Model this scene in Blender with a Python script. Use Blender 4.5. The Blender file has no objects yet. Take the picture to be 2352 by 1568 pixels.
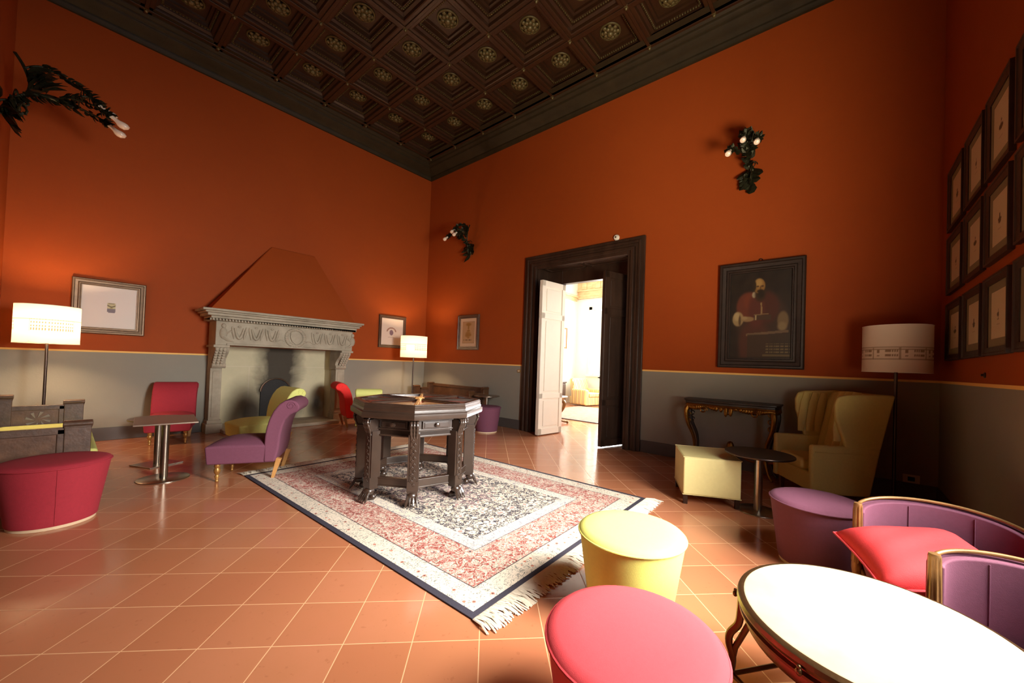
import bpy, bmesh, math, random
from math import sin, cos, pi, radians as R, sqrt, exp, hypot
from mathutils import Vector, Matrix
random.seed(7)
S = bpy.context.scene
COL = S.collection
# ------------------------------------------------------------------ camera
cd = bpy.data.cameras.new('camera'); cam = bpy.data.objects.new('camera', cd); COL.objects.link(cam)
FWD = Vector((0.77049, 0.63723, 0.01655)); RIGHT = Vector((0.63636, -0.77058, 0.03533)); RIGHT.normalize()
FWD = (FWD - RIGHT * FWD.dot(RIGHT)).normalized(); UP = RIGHT.cross(FWD)
M = Matrix((RIGHT, UP, -FWD)).transposed().to_4x4(); M.translation = Vector((-5.308, -7.410, 1.2))
cam.matrix_world = M
cd.sensor_width = 36; cd.lens = 876 / 2352 * 36; cd.shift_x = -0.01299; cd.shift_y = 0.01539
cd.clip_start = 0.03; cd.clip_end = 100
S.camera = cam
# ------------------------------------------------------------------ light
W = bpy.data.worlds.new('world'); S.world = W; W.use_nodes = True
W.node_tree.nodes['Background'].inputs[0].default_value = (0.75, 0.85, 1, 1)
W.node_tree.nodes['Background'].inputs[1].default_value = 3.0
def area(name, loc, rot, sx, sy, power, col, spread=180):
    l = bpy.data.lights.new(name, 'AREA'); l.shape = 'RECTANGLE'; l.size = sx; l.size_y = sy
    l.energy = power; l.color = col; l.spread = R(spread)
    o = bpy.data.objects.new(name, l); COL.objects.link(o); o.location = loc; o.rotation_euler = rot
    return o
# daylight through window_1 (right wall, beside the camera) ; an area lamp shines along its -Z
area('window_daylight', (-3.2, -8.62, 1.7), (R(79), 0, R(-3)), .85, 1.2, 108, (1, 0.965, 0.91), 84)
# added fill lamp, stands in for light bounced off the sunlit table top
area('upper_wall_fill', (-3.55, -8.56, 1.15), (R(128), 0, R(-50)), 1.2, .9, 90, (1, 0.88, 0.66), 92)
area('window_daylight_low', (-3.45, -8.64, 2.55), (R(42), 0, R(4)), 1.3, 1.0, 60, (1, 0.95, 0.86), 70)
# bright room beyond the door: window daylight, then an added fill lamp
area('far_window_daylight', (5.85, -3.0, 1.96), (R(90), 0, R(90)), 3.7, 2.2, 900, (0.97, 0.98, 1))
area('far_room_fill', (3.0, -6.30, 2.0), (R(86), 0, 0), 2.6, 2.1, 38, (1, 0.98, 0.95))  # added to brighten the far room, no known source on this side
S.view_settings.view_transform = 'Standard'; S.view_settings.look = 'None'
S.view_settings.gamma = 1; S.view_settings.use_curve_mapping = False
S.view_settings.exposure = 0.0
S.cycles.use_denoising = True
S.cycles.max_bounces = 8; S.cycles.diffuse_bounces = 5; S.cycles.glossy_bounces = 4
S.cycles.sample_clamp_indirect = 6; S.cycles.caustics_reflective = False; S.cycles.caustics_refractive = False

# ------------------------------------------------------------------ colour + materials
def lin(r, g, b):
    f = lambda c: (c / 255 / 12.92) if c / 255 <= 0.04045 else ((c / 255 + 0.055) / 1.055) ** 2.4
    return (f(r), f(g), f(b), 1)
MATS = {}
def mat(name, col, rough=0.6, metal=0.0, var=0.0, scale=8.0, bump=0.0, bscale=60, col2=None, sheen=0, spec=0.5, stretch=None, coat=0, rvar=0):
    if name in MATS: return MATS[name]
    m = bpy.data.materials.new(name); m.use_nodes = True; nt = m.node_tree; N = nt.nodes; L = nt.links
    b = N['Principled BSDF']; b.inputs['Base Color'].default_value = col
    b.inputs['Roughness'].default_value = rough; b.inputs['Metallic'].default_value = metal
    b.inputs['Specular IOR Level'].default_value = spec
    if sheen: b.inputs['Sheen Weight'].default_value = sheen; b.inputs['Sheen Roughness'].default_value = 0.4
    if coat: b.inputs['Coat Weight'].default_value = coat; b.inputs['Coat Roughness'].default_value = 0.12
    tc = N.new('ShaderNodeTexCoord'); vec = tc.outputs['Object']
    if stretch:
        mp = N.new('ShaderNodeMapping'); mp.inputs['Scale'].default_value = stretch
        L.new(vec, mp.inputs['Vector']); vec = mp.outputs['Vector']
    if var or col2:
        n = N.new('ShaderNodeTexNoise'); n.inputs['Scale'].default_value = scale; n.inputs['Detail'].default_value = 6
        n.inputs['Roughness'].default_value = 0.6
        L.new(vec, n.inputs['Vector'])
        cr = N.new('ShaderNodeValToRGB'); cr.color_ramp.elements[0].position = 0.3; cr.color_ramp.elements[1].position = 0.7
        c2 = col2 or tuple(c * (1 - var) for c in col[:3]) + (1,)
        cr.color_ramp.elements[0].color = c2; cr.color_ramp.elements[1].color = col
        L.new(n.outputs['Fac'], cr.inputs['Fac']); L.new(cr.outputs['Color'], b.inputs['Base Color'])
    if bump:
        n2 = N.new('ShaderNodeTexNoise'); n2.inputs['Scale'].default_value = bscale; n2.inputs['Detail'].default_value = 4
        L.new(vec, n2.inputs['Vector'])
        bp = N.new('ShaderNodeBump'); bp.inputs['Strength'].default_value = bump; bp.inputs['Distance'].default_value = 0.01
        L.new(n2.outputs['Fac'], bp.inputs['Height']); L.new(bp.outputs['Normal'], b.inputs['Normal'])
    MATS[name] = m
    return m
class G:
    """tiny expression helper on a node tree"""
    def __init__(s, nt): s.nt = nt; s.N = nt.nodes; s.L = nt.links
    def m(s, op, a, b=None, c=None):
        n = s.N.new('ShaderNodeMath'); n.operation = op
        for i, v in enumerate((a, b, c)):
            if v is None: continue
            if isinstance(v, (int, float)): n.inputs[i].default_value = v
            else: s.L.new(v, n.inputs[i])
        return n.outputs[0]
    def mix(s, f, a, b):
        n = s.N.new('ShaderNodeMix'); n.data_type = 'RGBA'
        for i, v in ((0, f), (6, a), (7, b)):
            if isinstance(v, (int, float)): n.inputs[i].default_value = v
            elif isinstance(v, tuple): n.inputs[i].default_value = v
            else: s.L.new(v, n.inputs[i])
        return n.outputs[2]
    def noise(s, vec, scale, detail=3, rough=0.5, dist=0):
        n = s.N.new('ShaderNodeTexNoise'); n.inputs['Scale'].default_value = scale; n.inputs['Detail'].default_value = detail
        n.inputs['Roughness'].default_value = rough; n.inputs['Distortion'].default_value = dist
        s.L.new(vec, n.inputs['Vector']); return n.outputs['Fac']
    def vor(s, vec, scale, out='Distance', feat='F1', rnd=1.0):
        n = s.N.new('ShaderNodeTexVoronoi'); n.feature = feat; n.inputs['Scale'].default_value = scale
        n.inputs['Randomness'].default_value = rnd
        s.L.new(vec, n.inputs['Vector']); return n.outputs[out]
    def comb(s, x, y, z=0.0):
        n = s.N.new('ShaderNodeCombineXYZ')
        for i, v in enumerate((x, y, z)):
            if isinstance(v, (int, float)): n.inputs[i].default_value = v
            else: s.L.new(v, n.inputs[i])
        return n.outputs[0]
    def sep(s, v):
        n = s.N.new('ShaderNodeSeparateXYZ'); s.L.new(v, n.inputs[0]); return n.outputs
    def bump(s, h, st=0.3, d=0.01):
        n = s.N.new('ShaderNodeBump'); n.inputs['Strength'].default_value = st; n.inputs['Distance'].default_value = d
        s.L.new(h, n.inputs['Height']); return n.outputs[0]
def newmat(name):
    m = bpy.data.materials.new(name); m.use_nodes = True; MATS[name] = m
    g = G(m.node_tree); tc = g.N.new('ShaderNodeTexCoord')
    return m, g, g.N['Principled BSDF'], tc.outputs['Object']

WOODD = mat('dark_wood', lin(66, 46, 34), 0.38, 0, 0.55, 6, 0.25, 40, stretch=(1, 1, 0.2))
WOODB = mat('bench_wood', lin(104, 78, 62), 0.4, 0, 0.55, 9, 0.15, 30, stretch=(0.5, 1.6, 1.6), coat=.3)
TABW = mat('octagon_wood', lin(58, 42, 32), 0.34, 0, 0.45, 5, 0.10, 30, coat=.6); TABW.node_tree.nodes['Principled BSDF'].inputs['Coat Roughness'].default_value = .28
WOODL = mat('pale_wood', lin(205, 150, 88), 0.4, 0, 0.25, 12, 0.1, 40)
FRAMEW = mat('frame_wood', lin(92, 68, 52), 0.35, 0, 0.4, 8, 0.15, 40, coat=.3)
FRAMED = mat('frame_dark', lin(52, 38, 30), 0.45, 0, 0.4, 8, 0.2, 40)
GOLD = mat('gilt', lin(150, 102, 40), 0.36, 0.9, 0.4, 14, 0.4, 50)
GOLDB = mat('turned_gilt_wood', lin(184, 134, 70), 0.32, 0.5, 0.35, 14)
BRONZE = mat('bronze', lin(120, 90, 58), 0.33, 0.85, 0.3, 12, 0.1, 60)
IRON = mat('wrought_metal', lin(40, 34, 24), 0.45, 0.6, 0.4, 20, 0.4, 60, col2=lin(56, 58, 34))
STEEL = mat('brushed_steel', lin(176, 164, 148), 0.28, 1.0, 0.1, 30)
STEELT = mat('steel_top', lin(170, 156, 140), 0.3, 1.0, 0.1, 6)
DARKTOP = mat('dark_metal_top', lin(88, 74, 66), 0.3, 0.9, 0.1, 6)
RED = mat('crimson_fabric', lin(166, 40, 54), 0.85, 0, 0.12, 60, 0.15, 400)
REDW = mat('scarlet_fabric', lin(250, 52, 48), 0.85, 0, 0.1, 60, 0.15, 400)
PINKRED = mat('coral_red_fabric', lin(232, 78, 86), 0.85, 0, 0.06, 80, 0.15, 500)
PURPLE = mat('purple_fabric', lin(114, 64, 84), 0.85, 0, 0.1, 60, 0.15, 400)
GREEN = mat('lime_fabric', lin(212, 214, 124), 0.85, 0, 0.08, 60, 0.15, 400)
YGREEN = mat('pale_lime_fabric', lin(222, 218, 112), 0.85, 0, 0.06, 60, 0.15, 400)
WINGF = mat('cream_fabric', lin(204, 186, 110), 0.85, 0, 0.08, 50, 0.2, 400)
CREAM = mat('cream_leather', lin(222, 208, 142), 0.6, 0, 0.05, 30, 0.1, 200)
BASERING = mat('pale_base_ring', lin(222, 196, 160), 0.5, 0, .05, 20)
MARBLE = mat('cream_marble', lin(218, 204, 172), 0.3, 0, 0, 4, col2=lin(200, 178, 142))
STONE = mat('grey_stone', lin(180, 168, 146), 0.75, 0, 0.3, 5, 0.25, 22, col2=lin(150, 140, 120))
WHITEP = mat('white_paint', lin(236, 226, 208), 0.45, 0, 0.04, 5)
CREAMW = mat('cream_plaster', lin(238, 235, 224), 0.8, 0, 0.04, 3)
PAPER = mat('paper', lin(226, 212, 200), 0.5, 0, 0.04, 3)
BULB = mat('opal_glass', lin(236, 214, 190), 0.2, 0)
BRASSP = mat('brass_plate', lin(190, 150, 80), 0.3, 0.9)
BLACK = mat('black_iron', lin(34, 30, 28), 0.6, 0.4, .3, 12, .3, 40)
FRINGE = mat('fringe_cotton', lin(236, 226, 206), 0.9, 0, 0.12, 60)
IVORYP = mat('ivory_plastic', lin(220, 206, 180), 0.4)

def wall_material(name, dado=True):
    m, g, b, v = newmat(name)
    gm = g.N.new('ShaderNodeNewGeometry'); pos = gm.outputs['Position']
    z = g.sep(pos)[2]
    n = g.noise(pos, 1.3, 5, 0.55); n2 = g.noise(pos, 9, 4, 0.6)
    red = g.mix(n, lin(152, 67, 25), lin(162, 74, 26)); red = g.mix(g.m('MULTIPLY', n2, 0.25), red, lin(138, 58, 26))
    gry = g.mix(n, lin(138, 134, 122), lin(150, 144, 130)); gry = g.mix(g.m('MULTIPLY', n2, 0.2), gry, lin(124, 120, 108))
    och = lin(246, 196, 112)
    c = g.mix(g.m('GREATER_THAN', z, 1.153), gry, och); c = g.mix(g.m('GREATER_THAN', z, 1.175), c, red)
    g.L.new(c, b.inputs['Base Color']); b.inputs['Roughness'].default_value = 0.62
    b.inputs['Specular IOR Level'].default_value = 0.12
    g.L.new(g.bump(g.noise(pos, 40, 5, 0.6), 0.25, 0.004), b.inputs['Normal'])
    return m
WALLM = wall_material('painted_plaster')
HOODM = WALLM

def floor_material(name, t=0.2835, pale=False):
    m, g, b, v = newmat(name)
    gm = g.N.new('ShaderNodeNewGeometry'); pos = gm.outputs['Position']; x, y, z = g.sep(pos)[:3]
    A = g.m('DIVIDE', g.m('ADD', g.m('MULTIPLY', g.m('ADD', x, y), 0.70711), 6.466 + 10 * t), t)
    B = g.m('DIVIDE', g.m('ADD', g.m('MULTIPLY', g.m('SUBTRACT', x, y), 0.70711), 0.2121 + 10 * t), t)
    fa = g.m('FRACT', A); fb = g.m('FRACT', B)
    da = g.m('MINIMUM', fa, g.m('SUBTRACT', 1.0, fa)); db = g.m('MINIMUM', fb, g.m('SUBTRACT', 1.0, fb))
    d = g.m('MINIMUM', da, db)
    grout = g.m('LESS_THAN', d, 0.0075)
    cell = g.comb(g.m('FLOOR', A), g.m('FLOOR', B))
    wn = g.N.new('ShaderNodeTexWhiteNoise'); g.L.new(cell, wn.inputs['Vector'])
    n = g.noise(pos, 2.2, 5, 0.6); n3 = g.noise(pos, 26, 5, 0.65)
    c1, c2, c3 = (lin(196, 128, 96), lin(182, 112, 80), lin(176, 116, 76))
    c = g.mix(wn.outputs['Value'], c1, c2); c = g.mix(g.m('MULTIPLY', n, 0.8), c, c3)
    c = g.mix(g.m('MULTIPLY', g.m('GREATER_THAN', n3, 0.64), 0.18), c, lin(120, 66, 40))
    c = g.mix(grout, c, lin(226, 178, 132))
    g.L.new(c, b.inputs['Base Color'])
    r = g.m('ADD', g.m('MULTIPLY', n3, 0.10), 0.11); r = g.m('ADD', r, g.m('MULTIPLY', grout, 0.4))
    g.L.new(r, b.inputs['Roughness']); b.inputs['Specular IOR Level'].default_value = 0.5
    h = g.m('MINIMUM', g.m('MULTIPLY', d, 30.0), 1.0)
    h = g.m('ADD', h, g.m('MULTIPLY', g.noise(pos, 5, 3), 0.5))
    g.L.new(g.bump(h, 0.09, 0.003), b.inputs['Normal'])
    return m
FLOORM = floor_material('terracotta_tiles')
def ceil_material():
    m, g, b, v = newmat('ceiling_wood')
    n = g.noise(v, 5, 6, .6); c = g.mix(n, lin(60, 38, 14), lin(42, 18, 12))
    g.L.new(c, b.inputs['Base Color']); b.inputs['Roughness'].default_value = 0.42
    g.L.new(g.bump(g.noise(v, 45, 4, .6), .3, .006), b.inputs['Normal']); return m
CEILM = ceil_material()
GILDD = mat('aged_gilding', lin(104, 90, 52), 0.42, 0.3, 0.4, 30, .3, 60)
CORN = mat('cornice_wood', lin(50, 40, 22), 0.6, 0, 0.35, 5, .15, 30, spec=.25)

# ------------------------------------------------------------------ mesh helpers
def nb(): return bmesh.new()
def box(bm, c, s, rz=0, rot=None, taper=None):
    """c centre, s size"""
    vs = []
    for dx, dy, dz in ((-1,-1,-1),(1,-1,-1),(1,1,-1),(-1,1,-1),(-1,-1,1),(1,-1,1),(1,1,1),(-1,1,1)):
        k = taper if (taper and dz > 0) else 1
        p = Vector((dx * s[0] / 2 * k, dy * s[1] / 2 * k, dz * s[2] / 2))
        if rot: p = rot @ p
        if rz: p = Matrix.Rotation(rz, 3, 'Z') @ p
        vs.append(bm.verts.new(p + Vector(c)))
    for f in ((0,3,2,1),(4,5,6,7),(0,1,5,4),(1,2,6,5),(2,3,7,6),(3,0,4,7)):
        bm.faces.new([vs[i] for i in f])
    return bm
def bxx(bm, x0, x1, y0, y1, z0, z1): return box(bm, ((x0+x1)/2, (y0+y1)/2, (z0+z1)/2), (abs(x1-x0), abs(y1-y0), abs(z1-z0)))
def lathe(bm, prof, c=(0,0,0), seg=28, axis=None, cap=True):
    """prof list of (r,z)"""
    rings = []
    Mx = axis.to_track_quat('Z', 'Y').to_matrix() if axis is not None else None
    for r, z in prof:
        ring = []
        for i in range(seg):
            a = 2 * pi * i / seg; p = Vector((r * cos(a), r * sin(a), z))
            if Mx: p = Mx @ p
            ring.append(bm.verts.new(p + Vector(c)))
        rings.append(ring)
    for a, b in zip(rings, rings[1:]):
        for i in range(seg):
            j = (i + 1) % seg; bm.faces.new((a[i], a[j], b[j], b[i]))
    if cap:
        if prof[0][0] > 1e-5: bm.faces.new(rings[0][::-1])
        if prof[-1][0] > 1e-5: bm.faces.new(rings[-1])
    return bm
def tube(bm, pts, r, seg=8, closed=False, flat=1.0):
    """sweep a circle (flat squashes its local x) along pts; r number or list"""
    pts = [Vector(p) for p in pts]; n = len(pts); rings = []; prev = None
    for i, p in enumerate(pts):
        if closed: t = pts[(i + 1) % n] - pts[i - 1]
        else: t = (pts[min(i + 1, n - 1)] - pts[max(i - 1, 0)])
        t.normalize()
        ref = Vector((0, 0, 1)) if abs(t.z) < 0.95 else Vector((0, 1, 0))
        if prev is None: nrm = ref.cross(t).normalized()
        else:
            nrm = (prev - t * prev.dot(t));
            nrm = nrm.normalized() if nrm.length > 1e-6 else ref.cross(t).normalized()
        prev = nrm; bn = t.cross(nrm)
        rr = r[i] if isinstance(r, (list, tuple)) else r
        rings.append([bm.verts.new(p + nrm * (cos(2*pi*k/seg) * rr * flat) + bn * (sin(2*pi*k/seg) * rr)) for k in range(seg)])
    m = n if closed else n - 1
    for i in range(m):
        a, b = rings[i], rings[(i + 1) % n]
        for k in range(seg):
            j = (k + 1) % seg; bm.faces.new((a[k], a[j], b[j], b[k]))
    if not closed: bm.faces.new(rings[0][::-1]); bm.faces.new(rings[-1])
    return bm
def prism(bm, poly, a0, a1, plane='yz'):
    """extrude polygon; plane yz -> along x, xz -> along y, xy -> along z"""
    def P(u, v, a): return {'yz': (a, u, v), 'xz': (u, a, v), 'xy': (u, v, a)}[plane]
    A = [bm.verts.new(P(u, v, a0)) for u, v in poly]; B = [bm.verts.new(P(u, v, a1)) for u, v in poly]
    n = len(poly)
    bm.faces.new(A[::-1]); bm.faces.new(B)
    for i in range(n):
        j = (i + 1) % n; bm.faces.new((A[i], A[j], B[j], B[i]))
    return bm
def sphere(bm, c, r, sx=1, sy=1, sz=1, seg=14, rings=8):
    pr = [(r * sin(pi * i / rings), -r * cos(pi * i / rings)) for i in range(rings + 1)]
    pr[0] = (1e-6, -r); pr[-1] = (1e-6, r)
    k = len(bm.verts); lathe(bm, pr, (0, 0, 0), seg)
    bm.verts.ensure_lookup_table()
    for v in bm.verts[k:]: v.co = Vector((v.co.x * sx + c[0], v.co.y * sy + c[1], v.co.z * sz + c[2]))
    return bm
def spline(ctrl, n=8):
    P = [Vector(p) for p in ctrl]; P = [P[0]] + P + [P[-1]]; out = []
    for i in range(1, len(P) - 2):
        for k in range(n):
            t = k / n; a, b, c, d = P[i-1], P[i], P[i+1], P[i+2]
            out.append(0.5 * ((2*b) + (c-a)*t + (2*a-5*b+4*c-d)*t*t + (3*b-a-3*c+d)*t**3))
    out.append(P[-2]); return out
def obj(name, bm, m, parent=None, smooth=True, bevel=0, bseg=2, sub=0, angle=40):
    bmesh.ops.recalc_face_normals(bm, faces=bm.faces)
    me = bpy.data.meshes.new(name); bm.to_mesh(me); bm.free()
    me.materials.append(m)
    o = bpy.data.objects.new(name, me); COL.objects.link(o)
    if parent is not None: o.parent = parent
    if smooth:
        me.shade_smooth() if hasattr(me, 'shade_smooth') else None
        me.set_sharp_from_angle(angle=R(angle))
    if bevel:
        md = o.modifiers.new('bevel', 'BEVEL'); md.width = bevel; md.segments = bseg; md.limit_method = 'ANGLE'; md.angle_limit = R(35)
        md.harden_normals = True
    if sub:
        md = o.modifiers.new('sub', 'SUBSURF'); md.levels = sub; md.render_levels = sub
    return o
def thing(name, label, cat, loc=(0,0,0), rz=0, group=None):
    o = bpy.data.objects.new(name, None); COL.objects.link(o); o.empty_display_size = .1
    o.location = loc; o.rotation_euler = (0, 0, rz); o['label'] = label; o['category'] = cat
    if group: o['group'] = group
    return o
def tag(o, label, cat, group=None):
    o['label'] = label; o['category'] = cat
    if group: o['group'] = group
    return o
def struct(o, label=None):
    o['kind'] = 'structure'
    if label: o['label'] = label
    return o
def dup(root, loc, rz, label, group=None, swap=None):
    """copy of a thing with its parts and sub-parts; swap maps a material to another one"""
    def cp(o, parent):
        c = o.copy()
        if swap and o.type == 'MESH' and o.data.materials and o.data.materials[0] in swap:
            c.data = o.data.copy(); c.data.materials[0] = swap[o.data.materials[0]]
        COL.objects.link(c)
        if parent is not None: c.parent = parent
        for ch in list(o.children): cp(ch, c)
        return c
    r = cp(root, None); r.location = loc; r.rotation_euler = (0, 0, rz); r['label'] = label
    if group: r['group'] = group
    return r
def painted(name, w, h, nx, ny, fn, parent, loc=(0,0,0), rough=0.5, spec=.4, cyl=None):
    """flat panel in local XZ (facing -Y) whose pigment is computed per vertex; fn(u,v)->sRGB 0-255, v up"""
    bm = nb(); lay = bm.verts.layers.float_color.new('pigment'); vs = []
    for j in range(ny + 1):
        row = []
        for i in range(nx + 1):
            u, v = i / nx, j / ny
            if cyl:
                r, a0, a1 = cyl; a = a0 + (a1 - a0) * u; p = (r * cos(a), r * sin(a), v * h)
            else: p = ((u - .5) * w, 0, (v - .5) * h)
            vt = bm.verts.new(Vector(p) + Vector(loc)); c = lin(*fn(u, v)); vt[lay] = c; row.append(vt)
        vs.append(row)
    for j in range(ny):
        for i in range(nx): bm.faces.new((vs[j][i], vs[j][i+1], vs[j+1][i+1], vs[j+1][i]))
    me = bpy.data.meshes.new(name); bm.to_mesh(me); bm.free(); me.shade_smooth()
    key = 'pigment_%s' % rough
    if key not in MATS:
        m = bpy.data.materials.new('painted_surface'); m.use_nodes = True; nt = m.node_tree
        a = nt.nodes.new('ShaderNodeAttribute'); a.attribute_name = 'pigment'
        b = nt.nodes['Principled BSDF']; nt.links.new(a.outputs['Color'], b.inputs['Base Color']); b.inputs['Roughness'].default_value = rough
        b.inputs['Specular IOR Level'].default_value = spec
        MATS[key] = m
    me.materials.append(MATS[key])
    o = bpy.data.objects.new(name, me); COL.objects.link(o)
    if parent is not None: o.parent = parent
    return o

# ------------------------------------------------------------------ room shell
RX, RY, H = -5.79, -8.141, 5.62      # left wall x, right wall y, ceiling
bm = nb(); bxx(bm, RX - .5, 6.2, -9.3, .8, -.12, 0); struct(obj('floor', bm, FLOORM, smooth=False), 'glossy terracotta tile floor laid diagonally')
# fireplace wall (y=0) with the hearth opening
OX0, OX1, OZ = -3.79, -2.06, 1.31
bm = nb()
bxx(bm, RX, OX0, 0, .3, 0, H); bxx(bm, OX1, 0, 0, .3, 0, H); bxx(bm, OX0, OX1, 0, .3, OZ, H)
struct(obj('wall_back', bm, WALLM, smooth=False), 'terracotta red and grey wall with the fireplace')
# door wall (x=0)
DY0, DY1, DZ = -5.0, -3.22, 2.92
bm = nb()
bxx(bm, 0, .5, DY1, .3, 0, H); bxx(bm, 0, .5, RY - .3, DY0, 0, H); bxx(bm, 0, .5, DY0, DY1, DZ, H)
struct(obj('wall_right', bm, WALLM, smooth=False), 'terracotta red and grey wall with the doorway')
# picture wall (y=RY) with window_1
WX0, WX1, WZ0, WZ1 = -4.3, -2.6, .55, 3.3
bm = nb(); SP = .28
prism(bm, [(WX1 + .02, RY), (0, RY), (0, RY - .5), (WX1, RY - .5)], 0, H, 'xy'); prism(bm, [(WX0 - SP, RY), (RX, RY), (RX, RY - .5), (WX0, RY - .5)], 0, H, 'xy')
for z0, z1 in ((0, WZ0), (WZ1, H)): prism(bm, [(WX0 - SP, RY), (WX1 + .02, RY), (WX1, RY - .5), (WX0, RY - .5)], z0, z1, 'xy')
struct(obj('wall_front', bm, WALLM, smooth=False), 'terracotta red and grey wall hung with small pictures')
bm = nb(); bxx(bm, RX - .3, RX, RY - .5, .3, 0, H); struct(obj('wall_left', bm, WALLM, smooth=False), 'terracotta red and grey side wall')
# window_1 frame
bm = nb()
for x in (WX0 + .03, (WX0 + WX1) / 2, WX1 - .03): bxx(bm, x - .03, x + .03, RY - .47, RY - .41, WZ0, WZ1)
for z in (WZ0 + .03, 1.5, 2.4, WZ1 - .03): bxx(bm, WX0, WX1, RY - .465, RY - .415, z - .02, z + .02)
struct(obj('window_1', bm, WHITEP, bevel=.004), 'white casement window beside the camera')
# ceiling slab, cornice, coffers
bm = nb(); bxx(bm, RX - .3, .5, RY - .5, .3, 5.80, 5.95); ceil = struct(obj('ceiling', bm, CEILM, smooth=False), 'dark carved wooden coffered ceiling')
def cornice(prof, x0, x1, y0, y1):
    bm = nb(); rings = []
    for d, z in prof:
        rings.append([bm.verts.new((x, y, z)) for x, y in ((x0 + d, y0 + d), (x1 - d, y0 + d), (x1 - d, y1 - d), (x0 + d, y1 - d))])
    for a, b in zip(rings, rings[1:]):
        for i in range(4):
            j = (i + 1) % 4; bm.faces.new((a[i], a[j], b[j], b[i]))
    return bm
cp = [(0, 5.35), (.035, 5.35), (.04, 5.365), (.055, 5.385), (.06, 5.40), (.05, 5.405), (.055, 5.42), (.09, 5.44), (.13, 5.455), (.175, 5.475), (.22, 5.50), (.225, 5.512), (.235, 5.512), (.24, 5.525), (.265, 5.535), (.285, 5.55), (.29, 5.565), (.305, 5.565), (.325, 5.58), (.34, 5.59), (.345, 5.60), (.50, 5.60)]
struct(obj('trim_1', cornice(cp, RX, 0, RY, 0), CORN, angle=25), 'dark moulded cornice under the ceiling')
CX, CY = .740, .815
NXc, NYc = 7, 9
cx0, cy0 = -.345, -.43
bm = nb()   # beams between coffers
for i in range(NXc + 1):
    x = cx0 - CX * i; bxx(bm, x - .065, x + .065, cy0 - CY * NYc - .3, cy0 + .3, 5.60, 5.80)
    bxx(bm, x - .022, x + .022, cy0 - CY * NYc - .3, cy0 + .3, 5.585, 5.601)
for j in range(NYc + 1):
    y = cy0 - CY * j; bxx(bm, cx0 - CX * NXc - .3, cx0 + .3, y - .065, y + .065, 5.601, 5.80)
    bxx(bm, cx0 - CX * NXc - .3, cx0 + .3, y - .022, y + .022, 5.586, 5.602)
obj('beam_grid', bm, CEILM, ceil, smooth=False, bevel=.006, bseg=1)
def ringframe(bm, steps, cx, cy):
    """steps: (half x, half y, z) list -> stepped rectangular tunnel"""
    rings = [[bm.verts.new((cx + sx * hx, cy + sy * hy, z)) for sx, sy in ((-1,-1),(1,-1),(1,1),(-1,1))] for hx, hy, z in steps]
    for a, b in zip(rings, rings[1:]):
        for i in range(4):
            j = (i + 1) % 4; bm.faces.new((a[i], a[j], b[j], b[i]))
hx, hy = CX / 2 - .06, CY / 2 - .06
bm = nb()
ringframe(bm, [(hx, hy, 5.60), (hx - .012, hy - .012, 5.605), (hx - .02, hy - .02, 5.63), (hx - .02, hy - .02, 5.645), (hx - .05, hy - .05, 5.665), (hx - .055, hy - .055, 5.69), (hx - .085, hy - .085, 5.695), (hx - .09, hy - .09, 5.74), (hx - .12, hy - .12, 5.745), (hx - .125, hy - .125, 5.775), (.0005, .0005, 5.776)], 0, 0)
coffer = obj('coffer', bm, CEILM, ceil, angle=20)
bm = nb()
for s in (-1, 1):
    n = 15
    for k in range(n):
        t = -1 + 2 * (k + .5) / n
        box(bm, (t * (hx - .07), s * (hy - .066), 5.688), (.018, .016, .02), rz=.5)
    for k in range(n + 2):
        t = -1 + 2 * (k + .5) / (n + 2)
        box(bm, (s * (hx - .066), t * (hy - .07), 5.688), (.016, .018, .02), rz=.5)
bead = obj('rope_moulding', bm, GILDD, coffer, bevel=.003, bseg=1)
bm = nb()
sphere(bm, (0, 0, 5.73), .045, 1, 1, .8)
for k in range(8):
    a = k * pi / 4
    sphere(bm, (cos(a) * .065, sin(a) * .065, 5.745), .034, 1, 1, .8, 8, 5)
    a += pi / 8; sphere(bm, (cos(a) * .098, sin(a) * .098, 5.757), .03, 1, 1, .7, 8, 5)
tube(bm, [(cos(k * pi / 12) * .132, sin(k * pi / 12) * .132, 5.768) for k in range(24)], .012, 6, closed=True)
ros = obj('rosette', bm, GILDD, coffer)
coffer.location = (cx0 - CX / 2, cy0 - CY / 2, 0)
for i in range(NXc):
    for j in range(NYc):
        if i == j == 0: continue
        c = coffer.copy(); COL.objects.link(c); c.location = (cx0 - CX * (i + .5), cy0 - CY * (j + .5), 0)
        for ch in (bead, ros):
            d = ch.copy(); COL.objects.link(d); d.parent = c
bm = nb(); lathe(bm, [(.001, 5.55), (.012, 5.555), (.02, 5.57), (.012, 5.58), (.035, 5.59), (.035, 5.605)], seg=10)
kn = obj('pendant_knob', bm, GILDD, ceil); kn.location = (cx0, cy0, 0)
for i in range(NXc + 1):
    for j in range(NYc + 1):
        if i == j == 0: continue
        c = kn.copy(); COL.objects.link(c); c.location = (cx0 - CX * i, cy0 - CY * j, 0)
# baseboards
BASEM = mat('baseboard_paint', lin(84, 76, 72), .5, 0, .15, 6)
def baseboard(name, parts):
    bm = nb()
    for p in parts: bxx(bm, *p)
    return struct(obj(name, bm, BASEM, bevel=.004, bseg=1))
baseboard('baseboard_back', [(RX, -3.97, -.014, 0, 0, .17), (-1.9, 0, -.014, 0, 0, .17)])
baseboard('baseboard_right', [(-.014, 0, -2.99, -.014, 0, .17), (-.014, 0, RY, -5.22, 0, .17)])
baseboard('baseboard_front', [(WX1 + .02, -.014, RY, RY + .014, 0, .17), (RX, WX0 - SP, RY, RY + .014, 0, .17)])
baseboard('baseboard_left', [(RX, RX + .014, RY + .014, -.014, 0, .17)])

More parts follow.
